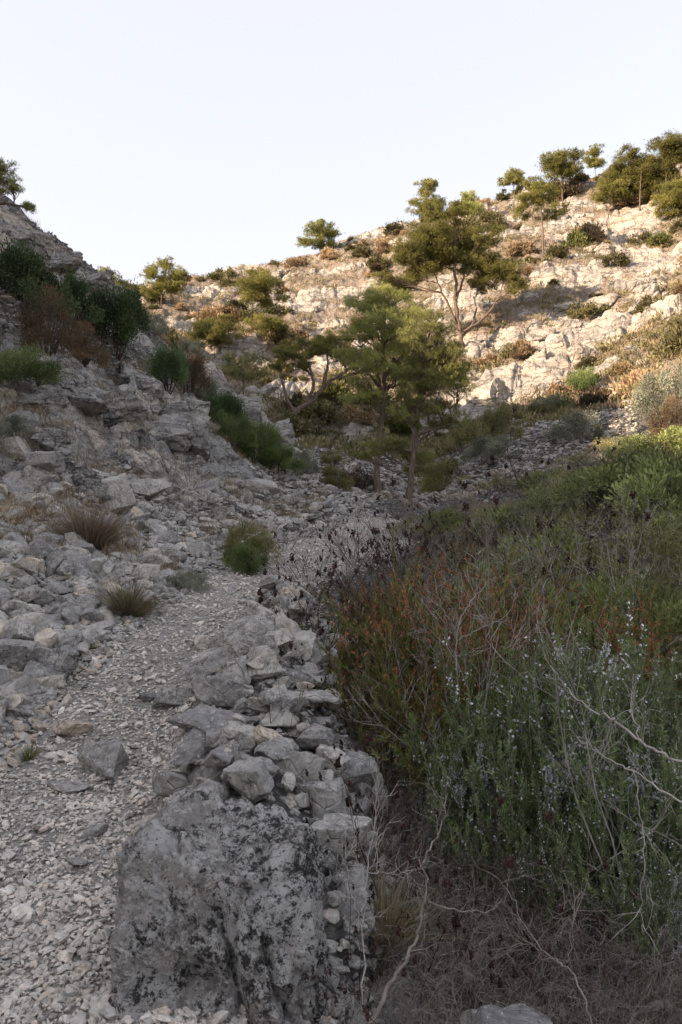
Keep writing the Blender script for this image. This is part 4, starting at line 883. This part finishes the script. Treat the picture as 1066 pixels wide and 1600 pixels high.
# ------------------------------------------------------------------ shrub templates
def T_shrub(*a, **k):
    s, f = shrub(*a, **k); return [('stems', s), ('foliage', f)]
TW, TD = M['twig'], M['twig_dark']
TPL = {
 'dark':  [T_shrub(31 + i, M['shrub_dark'], TD, nleaf=16000, leaf=(.055, .026), clump=34, cl_r=.26) for i in range(2)],
 'green': [T_shrub(35 + i, M['shrub_green'], TD, nleaf=16000, leaf=(.055, .026), clump=34, cl_r=.26) for i in range(2)],
 'fine':  [T_shrub(39 + i, M['shrub_green'], TD, nleaf=26000, leaf=(.07, .013), kind='needle', clump=40, cl_r=.24) for i in range(2)],
 'grey':  [T_shrub(43 + i, M['shrub_grey'], TW, nleaf=12000, leaf=(.05, .02), clump=36, cl_r=.22) for i in range(2)],
 'rust':  [T_shrub(47 + i, M['shrub_rust'], TD, nstem=14, nleaf=12000, leaf=(.05, .018), clump=34, cl_r=.24) for i in range(2)],
 'olive': [T_shrub(51 + i, M['shrub_olive'], TD, nleaf=12000, leaf=(.06, .025), clump=30, cl_r=.26) for i in range(2)],
}
def put(parts, name, label, cat, px=None, py=None, w=None, h=None, pos=None, rot=0., scale=1., group=None, unitw=2., unith=1.):
    """w, h in photo pixels -> scaled to metres at the plant's distance"""
    if pos is None: pos = hit([px], [py])[0]
    x, y, z = pos; sc = scale
    if w: sw = w * y / FPX / unitw; sh = h * y / FPX / unith; sc = (sw, sw, sh)
    return thing(name, label, cat, (x, y, z - .02), rot, sc, group, parts)
LEFT = [ # kind, px, py(bottom), w, h, label
 ('dark',30,480,130,90,'dark evergreen bush under the crag at the left edge'),
 ('rust',75,545,90,90,'brown leaved bush in the middle of the left slope'),
 ('green',25,600,110,66,'olive green bush low on the left edge slope'),
 ('dark',182,552,90,100,'tall dark bush leaning against the spur of the left slope'),
 ('dark',110,500,80,70,'dark bush right below the crag'),
 ('rust',128,560,76,56,'rusty brown bush beside the tall dark bush'),
 ('grey',60,590,60,40,'grey twiggy bush between green and brown bushes'),
 ('dark',262,605,60,66,'narrow dark bush at the spur edge'),
 ('rust',295,610,62,66,'rust brown bush on the spur above the rock slab'),
 ('grey',300,565,50,32,'pale grey green bush topping the spur'),
 ('grey',330,640,60,46,'grey green bush hanging over the lower spur'),
 ('dark',350,668,74,52,'dark bush halfway down the spur'),
 ('fine',395,720,104,58,'bright dense green juniper cushion at the foot of the spur'),
 ('fine',365,700,70,50,'green juniper cushion joining the dark spur bush'),
 ('fine',436,738,80,40,'low green juniper cushion at the bottom end of the spur'),
 ('grey',478,745,50,44,'grey green shrub where the valley opens'),
 ('olive',520,765,60,36,'low olive shrub beside the foot of the left pine'),
 ('grey',20,690,70,44,'thin grey shrub above the pale rounded rock'),
 ('olive',100,425,30,20,'tiny green tuft on the crag ledge'),
 ('green',160,425,40,30,'green sprig in the crack of the crag'),
 ('grey',245,525,46,36,'grey green bush on the skyline of the spur'),
 ('rust',215,500,40,26,'brown bush on the skyline behind the crag'),
 ('green',382,895,70,48,'small leafy green shrub at the upper end of the path'),
 ('olive',390,880,84,62,'yellowing thin shrub behind the small green one'),
 ('grey',300,922,66,34,'dark thorny cushion beside the path bend'),
]
for k, (kd, px, py, w, h, lab) in enumerate(LEFT):
    f = 1.3 if py < 620 and w > 50 else 1.05
    put(TPL[kd][k % 2], 'shrub', lab, 'shrub', px, py + (6 if f > 1.2 else 0), w * f, h * 1.08, rot=k * 1.7)
MIDR = [('olive',772,705,84,64,'brownish green rounded shrub at the shadow edge on the right'),('grey',770,720,90,40,'grey dead shrub in front of the rounded shrub at the shadow edge'),
 ('grey',1042,660,110,84,'silvery grey shrub on the shaded slope at the right edge'),('rust',1048,690,80,60,'rust brown shrub under the silvery one at the right edge'),
 ('green',912,612,50,36,'green shrub perched on the rocks of the right slope'),('olive',725,700,60,46,'dull shrub right of the slender valley pine'),
 ('olive',660,745,60,40,'olive shrub at the feet of the valley pines'),('rust',560,770,70,34,'reddish low shrub left of the valley pines'),('olive',690,770,80,50,'bush right of the slender pine foot'),
 ('olive',520,730,40,22,'tan shrub on the sunlit scree behind the pines'),('grey',860,655,80,34,'dead grey shrub at the foot of the rock face'),('grey',905,690,90,46,'grey twiggy shrub on the right scree')]
for k, (kd, px, py, w, h, lab) in enumerate(MIDR):
    put(TPL[kd][k % 2], 'shrub', lab, 'shrub', px, py, w * 1.05, h * 1.1, rot=k * 2.3)

# far hillside scrub: individuals
FAR = {}
for nm, mt, n in (('olive', 'ochre', 3), ('dark', 'far_green', 2), ('tan', 'shrub_tan', 3), ('rust', 'shrub_rust', 1)):
    FAR[nm] = []
    for i in range(n):
        s, f = shrub(200 + i + len(nm) * 10, M[mt], TD, nleaf=2600, leaf=(.20, .085), clump=16, cl_r=.36)
        FAR[nm].append(f)
LABF = {'olive': 'small olive green shrub dotting the sunlit hillside', 'dark': 'dark green round bush between pale rocks on the hillside',
        'tan': 'dry tan shrub on the sunlit hillside', 'rust': 'rusty red brown bush on the sunlit hillside'}
X, Y, r, rng = scatter(2600, 40, 120, 31, (-18, 27))
rm = rockmask(X, Y); dn = fbm(X / 9, Y / 9, oct=3, s=77); ok = (rm < .62) & (dn + rng.random(len(X)) * .5 > .1); X, Y, r = X[ok][:285], Y[ok][:285], r[ok][:285]; Z = H(X, Y)
for k in range(len(X)):
    q = rng.random(); kd = 'olive' if q < .5 else 'dark' if q < .66 else 'tan' if q < .93 else 'rust'
    me = FAR[kd][rng.integers(len(FAR[kd]))]; o = obj('hillside_shrub', me); s = (.4 + 1.1 * rng.random() ** 2) * (1 + .4 * (r[k] > 80))
    o.location = (X[k], Y[k], Z[k] - .1); o.rotation_euler = (0, 0, rng.uniform(0, 6)); o.scale = (s, s, s * rng.uniform(.8, 1.2)); tag(o, LABF[kd], 'shrub', kd + ' shrubs of the far hillside')
# ground cover of dry grass and dwarf scrub on the hills (uncountable)
def cover(name, X, Y, Z, S, mat, seed, label, cat='grass', per=14, kind='needle', aspect=.12, spread=.5, tall=1.):
    rng = np.random.default_rng(seed); n = len(X); i = np.repeat(np.arange(n), per); S2 = S[i]
    P = np.stack([X[i] + rng.normal(0, 1, n * per) * S2 * spread, Y[i] + rng.normal(0, 1, n * per) * S2 * spread, Z[i] - .03 * S2 + 0 * S2], 1)
    D = unit(np.stack([rng.normal(0, .5, n * per), rng.normal(0, .5, n * per), np.full(n * per, 1.)], 1)); L = S2 * rng.uniform(.5, 1.1, n * per) * tall
    if kind == 'leaf': P[:, 2] += rng.uniform(0, .5, n * per) * S2
    V, F = leaves(P, D, L, L * aspect, rng, kind); t = np.clip(rng.uniform(.1, .9, n)[i] + rng.normal(0, .15, n * per), 0, 1)
    m = mesh(name, V, F, mat, tint=np.repeat(t, 4 if kind == 'leaf' else 3)); return tag(obj(name, m), label, cat, kind='stuff')
X, Y, r, rng = scatter(52000, 36, 125, 32, (-18, 28)); rm = rockmask(X, Y); dn = fbm(X / 5, Y / 5, oct=4, s=78); ok = (rm < .6) & (dn + rng.random(len(X)) * .35 > .1); X, Y, r = X[ok], Y[ok], r[ok]
hf = rng.random(len(X)) < .55; Z = H(X, Y)
cover('dry_grass', X[hf], Y[hf], Z[hf], rng.uniform(.16, .4, hf.sum()), M['straw'], 41, 'dry straw coloured grass covering the sunlit hillside', per=14, aspect=.2)
cover('dwarf_scrub', X[~hf], Y[~hf], Z[~hf], rng.uniform(.25, .5, (~hf).sum()) * (1 + 1.1 * (rng.random((~hf).sum()) > .9)), M['ochre'], 42, 'dwarf olive green scrub carpeting the sunlit hillside', 'scrub', per=18, kind='leaf', aspect=.4, spread=.4, tall=.45)
# dry growth on the shaded slopes
X, Y, r, rng = scatter(9000, 9, 34, 33, (-27, 26)); dn = fbm(X / 2.5, Y / 2.5, oct=4, s=79); ok = (pathd(X, Y) > .5) & (dn > .08); X, Y, r = X[ok], Y[ok], r[ok]; Z = H(X, Y)
cover('slope_grass', X, Y, Z, rng.uniform(.12, .32, len(X)), M['straw'], 43, 'thin dry grass on the shaded slopes', per=22, aspect=.045)

# ------------------------------------------------------------------ left verge tussocks
def tuss(label, px, py, w, h, mat, seed, n=1500, mix=None, droop=.5, name='grass_tussock'):
    x, y, z = hit([px], [py])[0]; W2 = w * y / FPX; H2 = h * y / FPX
    V, F, T = tussock(seed, mat, n, H2 * 1.1, W2 * .5, .0016 + .0004 * y, droop); parts = [('dry_blades', mesh('dry_blades', V, F, M[mat], tint=T))]
    if mix: V, F, T = tussock(seed + 1, mix, n // 2, H2 * .9, W2 * .42, .0018 + .0004 * y, droop); parts.append(('green_blades', mesh('green_blades', V, F, M[mix], tint=T)))
    return thing(name, label, 'grass', (x, y, z - .01), parts=parts)
tuss('big reddish brown twiggy tussock on the left scree', 138, 860, 110, 78, 'tuft', 61, 2600, 'shrub_rust', .3)
tuss('green and straw grass tussock above the path on the left', 198, 965, 84, 74, 'tuft', 63, 1800, 'grass', .8)
tuss('small green weed on the path edge below the left scree', 132, 1012, 40, 20, 'grass', 65, 300)
tuss('sparse grass blades at the near left path edge', 45, 1185, 40, 30, 'grass', 66, 200)
tuss('low dry tuft beside the dark thorny cushion', 250, 905, 50, 30, 'straw', 67, 600)
tuss('dry grass tuft below the heath bushes', 730, 1270, 120, 90, 'straw', 68, 1600, 'grass')
tuss('pale grass tuft beside the pale cracked bottom rock', 600, 1480, 110, 120, 'straw', 69, 1000, 'grass')
tuss('dry grass tuft under the leaning dead branch', 700, 1420, 110, 90, 'straw', 70, 1400)

# ------------------------------------------------------------------ brush on the right
RO = [rosemary(301 + i, 130, .75, .5, 2400) for i in range(3)]
HE = [heath(311, 95, 1.3, .45, .55), heath(312, 95, 1.3, .45, .38), heath(313, 95, 1.3, .45, .15)]
BT = {'seedy': [bare(321 + i, TD, 10, 1., .5, (5, 5), .006, 26, lens=(.4, .4)) for i in range(2)],
      'pale': [bare(325 + i, M['twig_pale'], 6, 1., .6, (5, 4, 2), .0048) for i in range(2)],
      'grey': [bare(329 + i, TW, 13, 1., .8, (5, 5, 2), .005, jit=.2) for i in range(2)],
      'tangle': [bare(333 + i, TW, 26, 1., 1.5, (7, 5, 2), .004, jit=.3, up=-.02) for i in range(2)]}
def pz(px, d, py=None):
    x = (px - CX) / FPX * d; return (x, d, hz(x, d))
def plantd(parts, name, label, cat, px, d, topy, unith, widen=1., rot=0., group=None):
    """plant rooted at pixel column px and distance d, tall enough for its top to reach photo row topy"""
    x, y, z = pz(px, d); h = EYE + (CY - topy) / FPX * d - z; s = max(h, .1) / unith
    return thing(name, label, cat, (x, y, z - .02), rot, (s * widen, s * widen, s), group, parts)
# rosemary
for k, (px, d, ty, wd, lab) in enumerate([
 (870,4.3,945,.95,'tall flowering rosemary bush right of the heath, with lilac blooms along its top'),
 (800,3.9,1075,.8,'rosemary bush with dense lilac flowers on its left flank'),
 (980,3.9,955,.95,'flowering rosemary at the right behind the bare arching branch'),
 (960,3.4,1160,.85,'rosemary with a bright patch of lilac flowers low on the right'),
 (1040,3.5,1090,.9,'dark green rosemary cut by the right edge of the view'),
 (890,3.35,1250,.75,'low rosemary bush with few flowers above the dead brush'),
 (1030,2.95,1330,.7,'lowest rosemary tuft in the bottom right brush')]):
    plantd(RO[k % 3], 'rosemary_bush', lab, 'rosemary', px, d, ty, .78, wd * 1.0, k * 2.1, 'flowering rosemary bushes')
# heath
for k, (px, d, ty, v, wd, lab) in enumerate([
 (640,5.6,868,0,1.,'rusty tipped heath bush nearest the stone pile'),
 (720,5.2,880,0,1.,'rust and green heath bush in the middle of the thicket'),
 (785,5.4,845,1,.9,'green heath bush between the rusty ones and the rosemary'),
 (690,6.2,850,1,1.,'heath bush standing behind the nearest rusty one'),
 (610,6.5,880,0,.8,'slim rusty heath at the left end of the thicket'),
 (850,6.0,905,0,1.,'rusty heath bush behind the tall rosemary'),
 (745,4.7,960,1,.9,'dark green heath bush at the front of the thicket'),
 (930,5.6,900,1,.9,'green heath behind the flowering rosemary'),
 (1020,5.2,930,0,1.1,'red brown heath at the right edge of the thicket'),
 (680,4.9,1000,0,.9,'low rusty heath above the dry grass')]):
    plantd(HE[v], 'heath_bush', lab, 'heath', px, d, ty, 1.25, wd, k * 1.3, 'heath bushes of the thicket')
# leafy green shrubs farther up the right side
M['leafy'] = mat_leaf('leathery_olive_green_leaves', (.042, .048, .019), (.090, .110, .038), (.165, .185, .068), gain=2.1)
LG = [T_shrub(351 + i, M['leafy'], TD, nstem=12, nleaf=10000, leaf=(.07, .024), clump=40, cl_r=.2) for i in range(3)]
LO = [T_shrub(355 + i, M['shrub_olive'], TW, nstem=12, nleaf=9000, leaf=(.045, .013), clump=40, cl_r=.2) for i in range(2)]
G1 = 'leafy shrubs on the right slope'
for k, (px, d, ty, src, wd, lab) in enumerate([
 (900,13,725,0,1.0,'bright green leafy shrub on the right slope below the scree'),
 (1000,12,668,0,1.0,'large green leafy shrub near the right edge'),
 (1075,10,690,0,1.0,'green leafy shrub cut by the right edge'),
 (830,14,762,0,1.2,'spreading green shrub left of the bright leafy one'),
 (760,15,775,1,1.3,'thin olive shrub behind the bare seed head stems'),
 (960,9,785,1,1.5,'olive shrub in front of the large leafy ones'),
 (880,9.5,800,0,1.0,'dense green shrub above the tall rosemary'),
 (1050,8,800,1,1.0,'olive shrub in front of the light grey rock on the right'),
 (800,8.6,860,0,1.3,'green shrub behind the middle heath bush'),
 (720,10,840,1,1.3,'dull thin shrub behind the heath thicket'),
 (980,7,860,0,1.0,'green shrub behind the flowering rosemary at the right'),
 (1060,6.3,900,1,1.4,'olive shrub at the right edge above the rosemary'),
 (700,17,785,0,1.1,'low green shrub near the slender pine'),
 (780,22,735,1,1.5,'grey olive shrub at the foot of the right scree'),
 (960,20,670,1,1.5,'thin shrub on the right scree'),
 (640,16,800,1,1.4,'thin olive shrub where the path ends'),
 (860,18,720,0,1.2,'green shrub in the middle of the right slope'),
 (1030,18,655,0,1.2,'green shrub high on the right slope'),
 (930,16,715,1,1.5,'tan olive shrub between green ones on the right slope')]):
    plantd((LG[k % 3] if src == 0 else LO[k % 2]), 'leafy_shrub', lab, 'shrub', px, d, ty, 1.12, wd, k * 1.1, G1)
# bare stems with seed heads
SD = [(455,6.2,905),(500,6.0,880),(540,6.4,850),(520,7.6,815),(580,8.5,790),(610,10,770),(650,9,775),(560,12,780),(680,11,765),(470,9.5,830),(720,8,800),(760,9,790),(590,6.8,860),(800,11,760),
      (640,13,765),(840,9,800),(900,8,790),(560,5.4,960),(860,16,655),(440,12,805),(700,14,760),(500,14,790)]
for k, (px, d, ty) in enumerate(SD):
    lab = ('leafless stems with dark seed heads rising beside the far end of the path' if px < 620 else 'leafless stems with dark seed heads standing in the thicket')
    plantd(BT['seedy'][k % 2], 'bare_shrub', lab, 'bare shrub', px, d, ty, 1.05, 1.2, k * 1.9, 'bare shrubs by the path end' if px < 620 else 'bare shrubs in the thicket')
GR = [(600,14,795),(520,16,790),(560,18,775),(640,19,765),(700,20,765),(740,18,765),(480,18,775),(820,20,745),(620,8,845),(560,9,830),(780,7,830),(930,12,740),(860,11,760),(1010,9,730),(960,10,740),(1040,12,690),(900,14,690),(800,12,740),
      (330,14,735),(250,13,735),(200,12,735),(120,12.5,690),(60,11,720),(390,16,735),(430,19,745),(300,17,690),(170,11,790),(100,10.5,760)]
for k, (px, d, ty) in enumerate(GR):
    lab, g = (('bare grey brown brushwood on the left scree below the crag', 'brushwood on the left scree') if px < 460 else ('bare grey brushwood filling the valley floor', 'brushwood of the valley floor'))
    plantd(BT['grey'][k % 2], 'brushwood', lab, 'bare shrub', px, d, ty, 1.0, 1.0, k * 2.9, g)
for k, (px, d, ty, wd, lab) in enumerate([
 (735,4.6,890,.8,'bleached white twiggy shrub standing in front of the heath'),(655,5.0,960,.8,'pale bare shrub left of the bleached one'),(560,4.6,1090,.8,'pale bare twigs over the right flank of the pile'),
 (1010,6.5,820,.9,'pale bare sapling against the green shrubs at the right'),(1055,3.0,960,.8,'pale bare branches arching in from the right edge'),(800,6.6,850,.8,'pale twigs sticking out above the heath'),
 (690,5.1,900,.9,'bleached twigs mixed with rusty heath tips'),(770,4.9,930,.9,'bleached twigs leaning over the middle heath bush'),(620,5.2,930,.8,'pale twigs at the left end of the thicket'),(880,4.6,985,.8,'pale twigs reaching out of the tall rosemary'),(830,8.5,800,.9,'pale twigs among leafy green shrubs'),(930,8,770,.9,'ash grey dead twigs below the large leafy shrub'),(730,8,820,.9,'ash grey twigs behind the bleached forked branch'),(1000,4.2,980,.8,'thin pale twigs above the right hand rosemary'),
 (590,3.9,1180,.9,'thin pale stems right of the tall weathered rock'),(985,13,690,.8,'small bare sapling in the leafy shrubs')]):
    plantd(BT['pale'][k % 2], 'dead_shrub', lab, 'dead shrub', px, d, ty, 1.02, wd, k * 1.1 + .5)
# tangle of dead brush, bottom right
TG = [(640,3.3,1330),(720,3.1,1310),(800,3.2,1300),(880,2.9,1370),(960,2.7,1420),(1040,2.6,1440),(760,2.6,1430),(680,2.7,1440),(850,2.45,1500),(930,2.3,1540),(620,2.6,1460),(1010,2.2,1560),(620,4.1,1180),(680,4.0,1200),
      (600,4.9,1080),(640,5.2,1040),(600,3.0,1330),(660,3.7,1240),(580,2.5,1420),(820,2.8,1360),(1000,2.9,1370),(780,2.3,1500),(590,4.2,1150),(560,3.6,1260),(1060,3.1,1330),(740,3.7,1240)]
for k, (px, d, ty) in enumerate(TG):
    plantd(BT['tangle'][k % 2], 'brush_tangle', 'tangled dead grey brown twigs in the lower right brush', 'dead brush', px, d, ty, .85, 1.25, k * 2.2, 'dead brush tangles')
# low seed head twigs in the lower brush
for k, (px, d, ty) in enumerate([(600,3.0,1250),(570,3.3,1150),(680,3.0,1170),(650,2.7,1330),(560,2.6,1300),(900,2.8,1350),(860,3.0,1280),(420,4.6,1010),(490,3.9,1180),(455,3.3,1270),(620,4.4,1060),(575,4.2,1090),(600,3.6,1200),(540,2.9,1330),(630,2.45,1400),(520,5.0,985),(585,5.4,960)]):
    plantd(BT['seedy'][k % 2], 'bare_shrub', 'thin dark stems with red brown seed heads in the near brush', 'bare shrub', px, d, ty, 1.05, .9, k * 1.4, 'near stems with seed heads')
# matted litter under the brush
X, Y, r, rng = scatter(5200, 1.9, 9, 34, (-1, 30)); ok = (pathd(X, Y) > .5) & (mound(X, Y) < .12); X, Y, r = X[ok], Y[ok], r[ok]; Z = H(X, Y)
cover('brush_litter', X, Y, Z, rng.uniform(.06, .2, len(X)), M['litter'], 44, 'matted dry grass and litter under the right hand brush', per=22, aspect=.03)

# hand placed single branches: (label, material, radius, [(px, py, distance)...])
def limb(label, mat, r0, lines, name='dead_branch', cat='branch'):
    g = Geo(); rng = np.random.default_rng(len(label)); p0 = lines[0][0]
    def W3(p): return np.array([(p[0] - CX) / FPX * p[2], p[2], EYE + (CY - p[1]) / FPX * p[2]])
    o = W3(p0)
    for li, L in enumerate(lines):
        P = np.array([W3(p) - o for p in L]); k = len(P); t = np.linspace(0, k - 1, k * 5); r0 = r0 * 1.; Q = np.stack([np.interp(t, np.arange(k), P[:, j]) for j in range(3)], 1)
        for _ in range(3): Q[1:-1] = (Q[:-2] + 2 * Q[1:-1] + Q[2:]) / 4
        Q[1:-1] += rng.normal(0, .004, Q[1:-1].shape); ra = (r0 if li == 0 else r0 * .5) * .6; rr = np.linspace(ra, ra * .3, len(Q)); V, F = tubes(Q[None], rr[None], 7); g.add(V, F, .6)
        S, D2, r2 = branch(Q[None], rr[None], 9, rng, .3, .7); P2, R2 = grow(S, D2, rng.uniform(.05, .18, len(S)), np.maximum(r2 * .4, .0015), 5, rng, .2, .02); V, F = tubes(P2, R2, 4); g.add(V, F, .6)
        S, D2, r2 = branch(P2, R2, 2, rng, .3, .6); P2, R2 = grow(S, D2, .07, .0012, 3, rng, .2); V, F = tubes(P2, R2, 3); g.add(V, F, .6)
    me = g.mesh(name, M[mat], True); ob = obj(name, me); ob.location = o; return tag(ob, label, cat)
limb('thick leaning grey branch rising from the bottom centre', 'twig', .013, [[(575,1600,2.25),(605,1550,2.3),(635,1500,2.4),(660,1440,2.45),(668,1380,2.5),(650,1330,2.6)],[(668,1410,2.5),(720,1425,2.6),(765,1425,2.65),(790,1405,2.75)],[(660,1350,2.55),(690,1290,2.65),(700,1240,2.8)]])
limb('long pale branch arching in from the right edge over the rosemary', 'twig_pale', .011, [[(1110,1215,2.6),(1050,1185,2.65),(1000,1160,2.75),(960,1125,2.85),(920,1110,3.),(880,1070,3.1),(860,1040,3.2)],[(1000,1160,2.75),(985,1110,2.8),(990,1060,2.9)],[(960,1125,2.85),(940,1170,2.9),(935,1200,3.)]])
limb('second bleached branch below the arching one at the right', 'twig_pale', .008, [[(1100,1270,2.5),(1050,1245,2.55),(990,1205,2.65),(940,1180,2.8),(900,1150,2.9)],[(990,1205,2.65),(1000,1260,2.6),(1010,1330,2.5),(1000,1400,2.45),(1005,1460,2.4)]])
limb('crooked bleached twig crossing the bottom right brush', 'twig', .006, [[(925,1600,2.1),(905,1540,2.15),(885,1505,2.25),(850,1490,2.3),(820,1450,2.4),(800,1400,2.5),(775,1370,2.55)],[(885,1505,2.25),(895,1460,2.3),(897,1400,2.4)],[(850,1490,2.3),(830,1475,2.4),(800,1475,2.4)]])
limb('straight white twig lying across the rocks beside the boulder', 'twig_pale', .005, [[(565,1362,2.7),(600,1364,2.75),(640,1365,2.8)],[(590,1363,2.72),(588,1300,2.8),(586,1230,2.9)]])
limb('slender bleached stems standing among the bottom centre rocks', 'twig_pale', .005, [[(567,1570,2.35),(566,1480,2.45),(570,1400,2.55),(580,1320,2.7),(592,1240,2.85),(588,1200,2.95)],[(566,1450,2.45),(545,1380,2.6),(540,1330,2.7)]])
limb('bleached forked branch rising through the heath', 'twig_pale', .010, [[(718,1080,4.4),(712,1020,4.4),(716,975,4.45),(735,940,4.5),(765,905,4.6)],[(715,985,4.45),(690,950,4.4),(680,905,4.5)],[(716,1000,4.4),(745,985,4.4),(790,965,4.5),(810,930,4.6)]])
limb('small dark forked twig growing through the stone pile', 'twig_dark', .005, [[(412,1170,3.9),(425,1130,4.),(415,1090,4.1),(385,1070,4.2),(375,1040,4.3)],[(422,1135,4.),(445,1100,4.),(470,1090,4.)],[(412,1165,3.9),(450,1150,3.95),(470,1120,4.)]])
limb('crooked dead trunk at the shadow edge below the rounded shrub', 'twig_dark', .05, [[(700,722,25.),(715,705,25.5),(735,695,26.),(755,688,26.)]])

# ------------------------------------------------------------------ labels of look-alikes: name the one standing nearest to each landmark
LM = [('the rusty footed rock',339,1040),('the long slanting pile rock',388,1000),('the broad pale streaked rock',358,1090),('the dark pointed rock',472,1018),('the cream coloured smooth rock',522,1020),
      ('the flat tilted slab of the pile',489,1094),('the long flat pale rock of the pile',348,1133),('the pale pyramid shaped pile rock',376,1166),('the largest grey angular block',393,1236),('the tall weathered rock of the pile',470,1222),
      ('the broad rock under bare twigs',553,1146),('the lichen boulder',340,1400),('the lone path pyramid rock',160,1200),('the big left edge boulder',18,1030),('the broad left scree slab',110,885),
      ('the large pale scree rock',210,765),('the reddish brown twiggy tussock',138,830),('the straw and green tussock',198,930),('the small path end shrub',385,870),('the dark thorny cushion',298,905),
      ('the pale left edge rock',22,706),('the broad ribbed outcrop',165,640),('the smooth left slab end',285,672),('the green juniper cushions',395,690),('the spur foot rock',425,690),
      ('the curved leaning pine',455,640),('the left valley pine',590,700),('the right valley pine',645,700),('the large forked pine',723,520),('the tall bare trunked pine',849,380),('the wide crowned crest pine',879,310),
      ('the small round ridge pine',803,290),('the hilltop grove',1000,310),('the stocky skyline pine',667,335),('the pointed skyline pine',731,335),('the low dark skyline pines',502,375),('the layered left skyline pine',253,460),
      ('the two tiered pine',420,500),('the round bushy far pine',334,530),('the pale young tree',380,590),('the big rounded pale outcrop',985,498),('the white right edge outcrop',1052,480),('the jutting pale outcrop',880,470),
      ('the perched green shrub',912,600),('the silvery right edge shrub',1042,620),('the shadow edge shrub',772,675),('the bleached forked branch',716,1000),('the arching pale branch',1000,1150),
      ('the tall flowering rosemary',870,1000),('the low grey bottom boulder',790,1570),('the thick leaning branch',640,1490),('the light right edge rock',1062,832),('the large leafy shrub',1000,720),('the juniper side outcrop',375,640)]
KD = {'small stones of the stone pile': ('small angular pile stone', 90), 'blocks on the near left scree': ('loose grey scree block', 130), 'blocks on the upper left scree': ('distant grey scree block', 110),
      'olive shrubs of the far hillside': ('small olive hillside shrub', 110), 'dark shrubs of the far hillside': ('round green hillside bush', 110), 'tan shrubs of the far hillside': ('dry tan hillside shrub', 110), 'rust shrubs of the far hillside': ('rusty hillside bush', 130),
      'bare shrubs by the path end': ('bare stems with dark seed heads', 200), 'bare shrubs in the thicket': ('bare stems with dark seed heads', 200), 'brushwood on the left scree': ('bare grey brushwood', 200), 'brushwood of the valley floor': ('bare grey brushwood', 200),
      'dead brush tangles': ('tangled dead twigs', 220), 'near stems with seed heads': ('thin red brown seed head stems', 220)}
DR = ['to the right of', 'below', 'to the left of', 'above']
for noun, lim in sorted(set(KD.values())):
    cand = []
    for o in [o for o in bpy.data.objects if o.parent is None and KD.get(o.get('group'), ('',))[0] == noun]:
        px = CX + o.location.x / o.location.y * FPX; py = CY - (o.location.z - EYE) / o.location.y * FPX
        for n, lx, ly in LM:
            dd = math.hypot(px - lx, py - ly)
            if dd < lim: cand.append((dd, n, DR[int(((math.degrees(math.atan2(py - ly, px - lx)) + 45) % 360) // 90)], o.name))
    cand.sort(); us, uo = set(), set()
    for dd, n, dr, on in cand:
        if (n, dr) in us: continue
        us.add((n, dr))                      # the nearest of its kind on that side, so the label can hold for no other
        if on in uo or len(('%s nearest %s %s' % (noun, dr, n)).split()) > 16: continue
        uo.add(on); bpy.data.objects[on]['label'] = '%s nearest %s %s' % (noun, dr, n)
